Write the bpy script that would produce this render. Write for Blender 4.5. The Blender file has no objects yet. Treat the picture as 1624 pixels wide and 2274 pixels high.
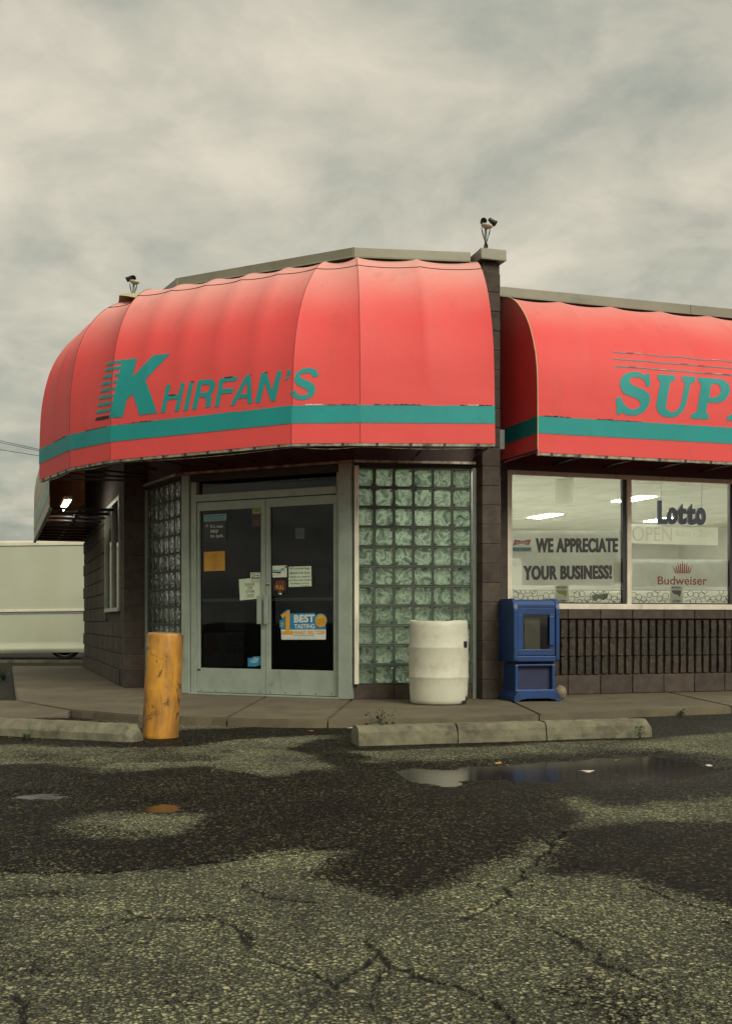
import bpy, bmesh, math, random
import numpy as np
from mathutils import Vector, Matrix
from mathutils.bvhtree import BVHTree
random.seed(7); np.random.seed(7)
R = math.radians
sc = bpy.context.scene
COL = sc.collection

# ------------------------------------------------------------------ camera
CAMZ = 0.87            # eye height above the lot
F = 2550.0             # focal length in pixels of a 1624 x 2273 picture
CX, CY = 812.0, 1380.0  # principal axis (level camera, shifted up)
cam = bpy.data.cameras.new("camera")
cam.sensor_fit = 'VERTICAL'; cam.sensor_height = 36.0; cam.sensor_width = 36.0
cam.lens = 36.0 * F / 2273.0
cam.shift_y = (CY - 1136.5) / 2273.0
cam.clip_start = 0.05; cam.clip_end = 2000
camo = bpy.data.objects.new("camera", cam); COL.objects.link(camo)
camo.location = (0, 0, CAMZ); camo.rotation_euler = (R(90), 0, 0)
sc.camera = camo

# ------------------------------------------------------------------ sky and light
SUN_EL, SUN_AZ = 38.0, 148.0     # azimuth clockwise from +Y: behind the camera, to its right
w = bpy.data.worlds.new("World"); sc.world = w; w.use_nodes = True
nt = w.node_tree; nt.nodes.clear()
def N(t, k, **kw):
    n = t.nodes.new(k)
    for a, v in kw.items(): setattr(n, a, v)
    return n
out = N(nt, 'ShaderNodeOutputWorld'); bg = N(nt, 'ShaderNodeBackground')
sky = N(nt, 'ShaderNodeTexSky', sky_type='NISHITA', sun_disc=False)
sky.sun_elevation = R(SUN_EL); sky.sun_rotation = R(SUN_AZ); sky.air_density = 1.5; sky.dust_density = 4.0
tc = N(nt, 'ShaderNodeTexCoord'); sp = N(nt, 'ShaderNodeSeparateXYZ')
nt.links.new(tc.outputs['Generated'], sp.inputs[0])
ad = N(nt, 'ShaderNodeMath', operation='ADD'); ad.inputs[1].default_value = 0.30
ab = N(nt, 'ShaderNodeMath', operation='ABSOLUTE')
nt.links.new(sp.outputs['Z'], ab.inputs[0]); nt.links.new(ab.outputs[0], ad.inputs[0])
dx = N(nt, 'ShaderNodeMath', operation='DIVIDE'); dy = N(nt, 'ShaderNodeMath', operation='DIVIDE')
nt.links.new(sp.outputs['X'], dx.inputs[0]); nt.links.new(ad.outputs[0], dx.inputs[1])
nt.links.new(sp.outputs['Y'], dy.inputs[0]); nt.links.new(ad.outputs[0], dy.inputs[1])
cb = N(nt, 'ShaderNodeCombineXYZ'); nt.links.new(dx.outputs[0], cb.inputs[0]); nt.links.new(dy.outputs[0], cb.inputs[1])
cb.inputs[2].default_value = 3.7
n1 = N(nt, 'ShaderNodeTexNoise'); n1.inputs['Scale'].default_value = 6.0; n1.inputs['Detail'].default_value = 10
n1.inputs['Roughness'].default_value = 0.56; n1.inputs['Distortion'].default_value = 0.25
nt.links.new(cb.outputs[0], n1.inputs['Vector'])
n2 = N(nt, 'ShaderNodeTexNoise'); n2.inputs['Scale'].default_value = 0.9; n2.inputs['Detail'].default_value = 3
nt.links.new(cb.outputs[0], n2.inputs['Vector'])
mx = N(nt, 'ShaderNodeMath', operation='MULTIPLY_ADD'); mx.inputs[1].default_value = 0.55
mm = N(nt, 'ShaderNodeMath', operation='MULTIPLY'); mm.inputs[1].default_value = 0.45
nt.links.new(n2.outputs['Fac'], mm.inputs[0]); nt.links.new(n1.outputs['Fac'], mx.inputs[0]); nt.links.new(mm.outputs[0], mx.inputs[2])
cr = N(nt, 'ShaderNodeValToRGB')
e = cr.color_ramp.elements
e[0].position = 0.37; e[0].color = (0.238, 0.262, 0.220, 1)
e[1].position = 0.66; e[1].color = (0.56, 0.507, 0.405, 1)
m = cr.color_ramp.elements.new(0.50); m.color = (0.388, 0.374, 0.300, 1)
nt.links.new(mx.outputs[0], cr.inputs[0])
sk = N(nt, 'ShaderNodeMixRGB', blend_type='MULTIPLY'); sk.inputs[0].default_value = 1; sk.inputs[2].default_value = (0.1, 0.1, 0.1, 1)
nt.links.new(sky.outputs[0], sk.inputs[1])
mix = N(nt, 'ShaderNodeMixRGB'); mix.inputs[0].default_value = 0.92
nt.links.new(sk.outputs[0], mix.inputs[1]); nt.links.new(cr.outputs[0], mix.inputs[2])
nt.links.new(mix.outputs[0], bg.inputs[0]); bg.inputs[1].default_value = 0.76
nt.links.new(bg.outputs[0], out.inputs[0])

sl = bpy.data.lights.new("sun", 'SUN'); sl.energy = 1.5; sl.angle = R(30); sl.color = (1.0, 0.93, 0.80)
so = bpy.data.objects.new("sun", sl); COL.objects.link(so)
sd = Vector((math.sin(R(SUN_AZ)) * math.cos(R(SUN_EL)), math.cos(R(SUN_AZ)) * math.cos(R(SUN_EL)), math.sin(R(SUN_EL))))
so.rotation_euler = (-sd).to_track_quat('-Z', 'Y').to_euler(); so.location = (6, -8, 14)
sc.view_settings.view_transform = 'Standard'; sc.view_settings.look = 'None'
sc.view_settings.exposure = 0.85; sc.view_settings.gamma = 1.0
sc.view_settings.use_curve_mapping = False
sc.cycles.max_bounces = 8; sc.cycles.transparent_max_bounces = 12
sc.cycles.use_denoising = True

# ------------------------------------------------------------------ materials
MATS = {}
def base_mat(name):
    m = bpy.data.materials.new(name); m.use_nodes = True
    t = m.node_tree; t.nodes.clear()
    o = N(t, 'ShaderNodeOutputMaterial'); p = N(t, 'ShaderNodeBsdfPrincipled')
    t.links.new(p.outputs[0], o.inputs[0]); MATS[name] = m
    return m, t, o, p
def ramp(t, stops, interp='LINEAR'):
    c = N(t, 'ShaderNodeValToRGB'); c.color_ramp.interpolation = interp
    while len(c.color_ramp.elements) < len(stops): c.color_ramp.elements.new(0.5)
    for el, (p, col) in zip(c.color_ramp.elements, stops):
        el.position = p; el.color = (*col, 1) if len(col) == 3 else col
    return c
def coords(t, kind='pos'):
    if kind == 'pos':
        g = N(t, 'ShaderNodeNewGeometry'); return g.outputs['Position']
    c = N(t, 'ShaderNodeTexCoord'); return c.outputs['Object']
def noise(t, vec, scale, detail=4, rough=0.55, dist=0.0):
    n = N(t, 'ShaderNodeTexNoise'); n.inputs['Scale'].default_value = scale; n.inputs['Detail'].default_value = detail
    n.inputs['Roughness'].default_value = rough; n.inputs['Distortion'].default_value = dist
    t.links.new(vec, n.inputs['Vector']); return n
def bump(t, height, strength, dist, p):
    b = N(t, 'ShaderNodeBump'); b.inputs['Strength'].default_value = strength; b.inputs['Distance'].default_value = dist
    t.links.new(height, b.inputs['Height']); t.links.new(b.outputs[0], p.inputs['Normal']); return b
def pm(name, c1, c2=None, scale=6, rough=0.6, bumps=0.0, bscale=60, metal=0.0, dirt=None, dscale=2.0, dlo=0.5, dhi=0.7, rnd=0.0, spec=0.5, kind='pos', streak=False):
    m, t, o, p = base_mat(name)
    v = coords(t, kind)
    c2 = c2 or tuple(x * 0.82 for x in c1)
    n = noise(t, v, scale, 5, 0.6)
    r = ramp(t, [(0.35, c2), (0.65, c1)]); t.links.new(n.outputs['Fac'], r.inputs[0]); col = r.outputs[0]
    if dirt:
        vv = v
        if streak:
            mp = N(t, 'ShaderNodeMapping'); mp.inputs['Scale'].default_value = (1, 1, 0.18); t.links.new(v, mp.inputs[0]); vv = mp.outputs[0]
        d = noise(t, vv, dscale, 7, 0.68)
        dr = ramp(t, [(dlo, (0, 0, 0)), (dhi, (1, 1, 1))]); t.links.new(d.outputs['Fac'], dr.inputs[0])
        mxn = N(t, 'ShaderNodeMixRGB'); mxn.inputs[2].default_value = (*dirt, 1)
        t.links.new(dr.outputs[0], mxn.inputs[0]); t.links.new(col, mxn.inputs[1]); col = mxn.outputs[0]
    if rnd:
        oi = N(t, 'ShaderNodeObjectInfo'); mr = N(t, 'ShaderNodeMapRange')
        mr.inputs['To Min'].default_value = 1 - rnd; mr.inputs['To Max'].default_value = 1 + rnd
        t.links.new(oi.outputs['Random'], mr.inputs['Value'])
        h = N(t, 'ShaderNodeHueSaturation'); t.links.new(mr.outputs[0], h.inputs['Value']); t.links.new(col, h.inputs['Color']); col = h.outputs[0]
    t.links.new(col, p.inputs['Base Color'])
    p.inputs['Roughness'].default_value = rough; p.inputs['Metallic'].default_value = metal
    p.inputs['Specular IOR Level'].default_value = spec
    if bumps:
        bn = noise(t, v, bscale, 6, 0.7); bump(t, bn.outputs['Fac'], bumps, 0.01, p)
    return m
def emit(name, col, s):
    m = bpy.data.materials.new(name); m.use_nodes = True; t = m.node_tree; t.nodes.clear()
    o = N(t, 'ShaderNodeOutputMaterial'); e_ = N(t, 'ShaderNodeEmission'); e_.inputs[0].default_value = (*col, 1); e_.inputs[1].default_value = s
    t.links.new(e_.outputs[0], o.inputs[0]); MATS[name] = m; return m
def glass_mat(name, tint, ior=1.45):
    m = bpy.data.materials.new(name); m.use_nodes = True; t = m.node_tree; t.nodes.clear()
    o = N(t, 'ShaderNodeOutputMaterial'); tr = N(t, 'ShaderNodeBsdfTransparent'); tr.inputs[0].default_value = (*tint, 1)
    g = N(t, 'ShaderNodeBsdfGlossy'); g.inputs['Roughness'].default_value = 0.02
    fr = N(t, 'ShaderNodeFresnel'); fr.inputs[0].default_value = ior
    mxs = N(t, 'ShaderNodeMixShader'); t.links.new(fr.outputs[0], mxs.inputs[0]); t.links.new(tr.outputs[0], mxs.inputs[1]); t.links.new(g.outputs[0], mxs.inputs[2])
    b = N(t, 'ShaderNodeBump'); b.inputs['Strength'].default_value = 0.03; b.inputs['Distance'].default_value = 0.02
    nn = noise(t, coords(t), 1.7, 2); t.links.new(nn.outputs['Fac'], b.inputs['Height']); t.links.new(b.outputs[0], g.inputs['Normal'])
    t.links.new(mxs.outputs[0], o.inputs[0]); MATS[name] = m; return m
def fabric_mat(name, col, faded, z0, z1, rough=0.6, trans=0.16, dirtcol=(0.30, 0.12, 0.09)):
    """awning vinyl: faded cloth, sky light on the crown put into its colour, faint dirt runs, some light passes through"""
    m, t, o, p = base_mat(name)
    v = coords(t)
    s = N(t, 'ShaderNodeSeparateXYZ'); t.links.new(v, s.inputs[0])
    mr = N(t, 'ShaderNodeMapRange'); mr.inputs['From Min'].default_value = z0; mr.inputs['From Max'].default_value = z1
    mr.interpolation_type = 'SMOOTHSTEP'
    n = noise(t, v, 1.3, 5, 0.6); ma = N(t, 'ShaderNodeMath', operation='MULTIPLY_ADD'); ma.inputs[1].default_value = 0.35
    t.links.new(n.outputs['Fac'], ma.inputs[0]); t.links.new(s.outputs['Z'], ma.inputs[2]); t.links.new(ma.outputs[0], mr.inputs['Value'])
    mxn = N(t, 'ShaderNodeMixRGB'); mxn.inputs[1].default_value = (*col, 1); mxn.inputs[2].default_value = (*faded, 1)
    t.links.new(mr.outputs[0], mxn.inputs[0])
    mp = N(t, 'ShaderNodeMapping'); mp.inputs['Scale'].default_value = (1, 1, 0.12); t.links.new(v, mp.inputs[0])
    d = noise(t, mp.outputs[0], 5, 7, 0.7); dr = ramp(t, [(0.55, (0, 0, 0)), (0.85, (0.35, 0.35, 0.35))]); t.links.new(d.outputs['Fac'], dr.inputs[0])
    m2 = N(t, 'ShaderNodeMixRGB'); m2.inputs[2].default_value = (*dirtcol, 1)
    t.links.new(dr.outputs[0], m2.inputs[0]); t.links.new(mxn.outputs[0], m2.inputs[1])
    t.links.new(m2.outputs[0], p.inputs['Base Color']); p.inputs['Roughness'].default_value = rough
    p.inputs['Specular IOR Level'].default_value = 0.45
    nb = noise(t, v, 2.2, 4, 0.5); nb2 = noise(t, v, 260, 2)
    ad_ = N(t, 'ShaderNodeMath', operation='MULTIPLY_ADD'); ad_.inputs[1].default_value = 0.02
    t.links.new(nb2.outputs['Fac'], ad_.inputs[0]); t.links.new(nb.outputs['Fac'], ad_.inputs[2])
    bump(t, ad_.outputs[0], 0.25, 0.05, p)
    tl = N(t, 'ShaderNodeBsdfTranslucent'); t.links.new(m2.outputs[0], tl.inputs[0])
    mxs = N(t, 'ShaderNodeMixShader'); mxs.inputs[0].default_value = trans
    t.links.new(p.outputs[0], mxs.inputs[1]); t.links.new(tl.outputs[0], mxs.inputs[2]); t.links.new(mxs.outputs[0], o.inputs[0])
    return m

pm('block', (0.074, 0.058, 0.042), (0.046, 0.036, 0.029), 9, 0.9, 0.5, 90, rnd=0.18, dirt=(0.032, 0.027, 0.025), dscale=3, dlo=0.52, dhi=0.8)
pm('split_block', (0.060, 0.049, 0.035), (0.028, 0.023, 0.019), 26, 0.95, 1.0, 55, rnd=0.2, dirt=(0.17, 0.145, 0.095), dscale=11, dlo=0.62, dhi=0.78)
pm('mortar', (0.085, 0.072, 0.053), (0.045, 0.038, 0.03), 30, 0.95, 0.4, 120)
pm('wall_paint', (0.06, 0.048, 0.042), (0.045, 0.037, 0.034), 3, 0.95, 0.2, 60)
pm('coping', (0.205, 0.205, 0.145), (0.165, 0.165, 0.118), 1.6, 0.42, 0.1, 8, metal=0.15, dirt=(0.10, 0.10, 0.075), dscale=4, dlo=0.56, dhi=0.8)
pm('aluminium', (0.305, 0.365, 0.30), (0.25, 0.302, 0.247), 5, 0.42, 0.06, 30, metal=0.1, dirt=(0.14, 0.13, 0.10), dscale=5, dlo=0.6, dhi=0.82, streak=True)
pm('white_frame', (0.66, 0.62, 0.50), (0.52, 0.49, 0.39), 6, 0.5, 0.08, 40, dirt=(0.25, 0.22, 0.16), dscale=7, dlo=0.6, dhi=0.8, streak=True)
pm('rail_metal', (0.42, 0.40, 0.30), (0.20, 0.185, 0.14), 14, 0.5, 0.2, 60, metal=0.4, dirt=(0.07, 0.06, 0.05), dscale=9, dlo=0.5, dhi=0.65)
pm('dark_metal', (0.035, 0.033, 0.035), (0.022, 0.021, 0.024), 8, 0.5)
pm('black_plastic', (0.018, 0.018, 0.022), (0.012, 0.012, 0.015), 8, 0.45)
pm('concrete', (0.160, 0.138, 0.080), (0.088, 0.075, 0.047), 2.2, 0.85, 0.55, 55, dirt=(0.075, 0.06, 0.048), dscale=1.1, dlo=0.5, dhi=0.68)
pm('stop_concrete', (0.200, 0.194, 0.122), (0.12, 0.115, 0.074), 7, 0.9, 0.7, 60, dirt=(0.06, 0.053, 0.038), dscale=4.5, dlo=0.52, dhi=0.7)
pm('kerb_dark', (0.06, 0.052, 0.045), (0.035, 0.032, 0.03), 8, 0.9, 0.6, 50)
pm('yellow_paint', (0.62, 0.30, 0.032), (0.40, 0.18, 0.020), 5, 0.55, 0.3, 45, dirt=(0.13, 0.07, 0.028), dscale=5.5, dlo=0.42, dhi=0.64, streak=True)
def grime(name, col, scale, lo, hi):
    t = MATS[name].node_tree; p = [n for n in t.nodes if n.type == 'BSDF_PRINCIPLED'][0]; c = p.inputs['Base Color'].links[0].from_socket
    d = noise(t, coords(t), scale, 8, 0.72, 0.6); dr = ramp(t, [(lo, (0, 0, 0)), (hi, (1, 1, 1))]); t.links.new(d.outputs['Fac'], dr.inputs[0])
    mxn = N(t, 'ShaderNodeMixRGB'); mxn.inputs[2].default_value = (*col, 1); t.links.new(dr.outputs[0], mxn.inputs[0]); t.links.new(c, mxn.inputs[1]); t.links.new(mxn.outputs[0], p.inputs['Base Color'])
grime('yellow_paint', (0.06, 0.036, 0.022), 5.5, 0.55, 0.62)
grime('concrete', (0.045, 0.036, 0.03), 26, 0.66, 0.76)
grime('aluminium', (0.10, 0.095, 0.075), 9, 0.60, 0.80)
pm('drum_plastic', (0.60, 0.60, 0.475), (0.49, 0.50, 0.39), 3.0, 0.5, 0.12, 22, dirt=(0.29, 0.25, 0.185), dscale=3.0, dlo=0.5, dhi=0.8)
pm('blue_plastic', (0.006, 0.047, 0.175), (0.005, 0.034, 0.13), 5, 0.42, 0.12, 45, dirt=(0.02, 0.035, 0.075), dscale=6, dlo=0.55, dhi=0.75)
grime('drum_plastic', (0.17, 0.15, 0.11), 7, 0.62, 0.85)
grime('blue_plastic', (0.03, 0.04, 0.06), 9, 0.56, 0.75)
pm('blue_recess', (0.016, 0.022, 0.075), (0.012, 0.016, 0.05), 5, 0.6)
pm('newsprint', (0.27, 0.265, 0.185), (0.21, 0.205, 0.145), 8, 0.8)
pm('rock', (0.26, 0.22, 0.14), (0.15, 0.125, 0.085), 22, 0.95, 0.9, 40)
pm('trailer_white', (0.45, 0.475, 0.36), (0.41, 0.435, 0.325), 0.8, 0.35, 0.05, 2, dirt=(0.40, 0.42, 0.29), dscale=1.0, dlo=0.5, dhi=0.8, streak=True)
pm('trailer_trim', (0.68, 0.65, 0.52), (0.58, 0.56, 0.45), 3, 0.35)
pm('tyre', (0.018, 0.018, 0.018), (0.012, 0.012, 0.012), 20, 0.85, 0.3, 60)
pm('rim', (0.5, 0.5, 0.47), (0.4, 0.4, 0.38), 8, 0.25, metal=0.9)
pm('teal_vinyl', (0.002, 0.285, 0.270), (0.002, 0.25, 0.24), 3, 0.6, 0.1, 10, dirt=(0.012, 0.19, 0.18), dscale=6, dlo=0.55, dhi=0.8)
pm('torn_edge', (0.045, 0.02, 0.03), (0.02, 0.012, 0.02), 30, 0.8)
pm('seam', (0.20, 0.028, 0.03), (0.14, 0.02, 0.022), 30, 0.8)
pm('bare_white', (0.72, 0.62, 0.5), (0.6, 0.5, 0.4), 30, 0.7)
pm('beige_tarp', (0.50, 0.44, 0.25), (0.42, 0.37, 0.21), 6, 0.7, 0.2, 30)
pm('paper_white', (0.66, 0.70, 0.55), (0.58, 0.62, 0.48), 8, 0.75)
pm('paper_green', (0.58, 0.70, 0.51), (0.50, 0.61, 0.45), 8, 0.75, 0.3, 14)
pm('paper_orange', (0.56, 0.30, 0.045), (0.50, 0.26, 0.04), 8, 0.75)
pm('banner_grey', (0.76, 0.77, 0.70), (0.66, 0.67, 0.61), 5, 0.6, 0.3, 7)
pm('ink', (0.020, 0.016, 0.024), (0.015, 0.012, 0.018), 8, 0.6)
pm('ink_brown', (0.11, 0.075, 0.05), (0.08, 0.055, 0.04), 8, 0.7)
pm('ink_faint', (0.66, 0.63, 0.52), (0.62, 0.59, 0.48), 8, 0.7)
pm('ink_red', (0.42, 0.055, 0.035), (0.36, 0.045, 0.03), 8, 0.6)
pm('ink_navy', (0.02, 0.03, 0.075), (0.018, 0.025, 0.06), 8, 0.6)
pm('ink_white', (0.60, 0.63, 0.55), (0.55, 0.58, 0.5), 8, 0.6)
pm('print_cyan', (0.20, 0.42, 0.42), (0.17, 0.37, 0.37), 8, 0.6)
pm('print_blue', (0.012, 0.20, 0.36), (0.010, 0.17, 0.32), 8, 0.5)
pm('print_amber', (0.66, 0.32, 0.02), (0.58, 0.27, 0.018), 8, 0.5)
pm('print_gold', (0.35, 0.34, 0.06), (0.3, 0.29, 0.05), 8, 0.5)
pm('print_black', (0.012, 0.012, 0.02), (0.009, 0.009, 0.015), 8, 0.35)
pm('print_maroon', (0.13, 0.035, 0.018), (0.09, 0.02, 0.012), 18, 0.5)
pm('poster_dim', (0.075, 0.072, 0.062), (0.05, 0.048, 0.042), 7, 0.6)
pm('bottle_red', (0.075, 0.018, 0.014), (0.04, 0.010, 0.010), 9, 0.4)
pm('card_dim', (0.085, 0.08, 0.10), (0.06, 0.056, 0.072), 8, 0.6)
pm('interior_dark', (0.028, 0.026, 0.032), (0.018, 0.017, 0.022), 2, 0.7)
pm('interior_pale', (0.58, 0.58, 0.52), (0.52, 0.52, 0.47), 1.5, 0.8)
pm('ceiling_tile', (0.67, 0.67, 0.60), (0.61, 0.61, 0.55), 3, 0.9, rnd=0.05)
pm('shelf', (0.20, 0.24, 0.15), (0.06, 0.075, 0.06), 5, 0.6)
pm('ball_white', (0.82, 0.82, 0.75), (0.76, 0.76, 0.69), 5, 0.6)
pm('lamplit_cloth', (0.58, 0.24, 0.08), (0.40, 0.15, 0.055), 4, 0.7, 0.2, 20)  # red awning lining, with the orange lamp glow put into its colour
pm('sign_cream', (0.55, 0.49, 0.36), (0.42, 0.43, 0.35), 2.2, 0.6, 0.2, 12, dirt=(0.10, 0.13, 0.12), dscale=7, dlo=0.54, dhi=0.66)
pm('sign_mint', (0.36, 0.47, 0.39), (0.30, 0.42, 0.35), 3, 0.6, 0.2, 12, dirt=(0.07, 0.10, 0.10), dscale=8, dlo=0.58, dhi=0.68)
pm('pole_green', (0.16, 0.20, 0.17), (0.11, 0.14, 0.12), 6, 0.5, metal=0.3)
pm('lamp_box', (0.55, 0.50, 0.36), (0.45, 0.41, 0.30), 8, 0.6)
pm('leaf', (0.055, 0.085, 0.028), (0.03, 0.055, 0.02), 30, 0.6, rnd=0.3)
pm('dry_leaf', (0.42, 0.26, 0.08), (0.26, 0.13, 0.05), 40, 0.7, rnd=0.5)
pm('scrap_white', (0.6, 0.55, 0.45), (0.5, 0.42, 0.36), 40, 0.7)
pm('curtain', (0.20, 0.20, 0.215), (0.10, 0.075, 0.105), 9, 0.7)
pm('curtain_red', (0.20, 0.055, 0.045), (0.13, 0.035, 0.03), 9, 0.7)
pm('grey_box', (0.22, 0.25, 0.24), (0.18, 0.2, 0.2), 8, 0.5)
fabric_mat('red_vinyl', (0.84, 0.088, 0.082), (0.86, 0.47, 0.40), 3.90, 4.92)  # paler crown colour stands for sky light on the faded vinyl
fabric_mat('cream_vinyl', (0.55, 0.49, 0.36), (0.55, 0.49, 0.36), 3.3, 4.7, 0.6, 0.1, (0.2, 0.2, 0.17))
pm('sheet_white', (0.82, 0.82, 0.75), (0.77, 0.77, 0.70), 5, 0.7)
def let_through(name, fac):
    t = MATS[name].node_tree; p = [n for n in t.nodes if n.type == 'BSDF_PRINCIPLED'][0]; o = [n for n in t.nodes if n.type == 'OUTPUT_MATERIAL'][0]
    tl = N(t, 'ShaderNodeBsdfTranslucent'); t.links.new(p.inputs['Base Color'].links[0].from_socket, tl.inputs[0])
    mxs = N(t, 'ShaderNodeMixShader'); mxs.inputs[0].default_value = fac
    t.links.new(p.outputs[0], mxs.inputs[1]); t.links.new(tl.outputs[0], mxs.inputs[2]); t.links.new(mxs.outputs[0], o.inputs[0])
let_through('sheet_white', .6); let_through('banner_grey', .35); let_through('ball_white', .5)
emit('fluorescent', (1.0, 0.98, 0.82), 26.0)
emit('ceiling_lamp', (1.0, 0.98, 0.86), 36.0)
emit('sparkle', (1.0, 0.95, 0.85), 1.6)
glass_mat('glass', (0.88, 0.91, 0.88), 1.75); glass_mat('door_glass', (0.46, 0.48, 0.52), 1.45)

def block_glass():
    m = bpy.data.materials.new('block_glass'); m.use_nodes = True; t = m.node_tree; t.nodes.clear(); MATS['block_glass'] = m
    o = N(t, 'ShaderNodeOutputMaterial'); oi = N(t, 'ShaderNodeObjectInfo')
    g = N(t, 'ShaderNodeTexCoord')
    mp = N(t, 'ShaderNodeMapping'); t.links.new(g.outputs['Object'], mp.inputs[0])
    sc_ = N(t, 'ShaderNodeMath', operation='MULTIPLY'); sc_.inputs[1].default_value = 37.0; t.links.new(oi.outputs['Random'], sc_.inputs[0])
    cb_ = N(t, 'ShaderNodeCombineXYZ'); t.links.new(sc_.outputs[0], cb_.inputs[1]); t.links.new(cb_.outputs[0], mp.inputs['Location'])
    n = noise(t, mp.outputs[0], 10.5, 2.0, 0.45, 1.2)
    # folded, ridge-like swirls
    sb = N(t, 'ShaderNodeMath', operation='SUBTRACT'); sb.inputs[1].default_value = 0.5; t.links.new(n.outputs['Fac'], sb.inputs[0])
    a2 = N(t, 'ShaderNodeMath', operation='ABSOLUTE'); t.links.new(sb.outputs[0], a2.inputs[0])
    r = ramp(t, [(0.0, (0.25, 0.315, 0.235)), (0.04, (0.175, 0.228, 0.168)), (0.12, (0.125, 0.168, 0.125)), (0.20, (0.080, 0.112, 0.085)), (0.30, (0.035, 0.052, 0.042))]); t.links.new(a2.outputs[0], r.inputs[0])
    b = N(t, 'ShaderNodeBump'); b.inputs['Strength'].default_value = 1.0; b.inputs['Distance'].default_value = 0.02; t.links.new(n.outputs['Fac'], b.inputs['Height'])
    tl = N(t, 'ShaderNodeBsdfTranslucent'); t.links.new(r.outputs[0], tl.inputs[0])
    df = N(t, 'ShaderNodeBsdfDiffuse'); t.links.new(r.outputs[0], df.inputs[0]); t.links.new(b.outputs[0], df.inputs['Normal'])
    m1 = N(t, 'ShaderNodeMixShader'); m1.inputs[0].default_value = 0.16; t.links.new(tl.outputs[0], m1.inputs[1]); t.links.new(df.outputs[0], m1.inputs[2])
    gl = N(t, 'ShaderNodeBsdfGlossy'); gl.inputs['Roughness'].default_value = 0.25; t.links.new(b.outputs[0], gl.inputs['Normal'])
    fr = N(t, 'ShaderNodeFresnel'); fr.inputs[0].default_value = 1.22
    fm = N(t, 'ShaderNodeMath', operation='MULTIPLY'); fm.inputs[1].default_value = 0.4; t.links.new(fr.outputs[0], fm.inputs[0])
    m2 = N(t, 'ShaderNodeMixShader'); t.links.new(fm.outputs[0], m2.inputs[0]); t.links.new(m1.outputs[0], m2.inputs[1]); t.links.new(gl.outputs[0], m2.inputs[2])
    t.links.new(m2.outputs[0], o.inputs[0])
block_glass()
pm('block_rim', (0.085, 0.115, 0.085), (0.06, 0.08, 0.06), 20, 0.5)
pm('block_mortar', (0.115, 0.13, 0.095), (0.08, 0.09, 0.068), 20, 0.8)

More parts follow.
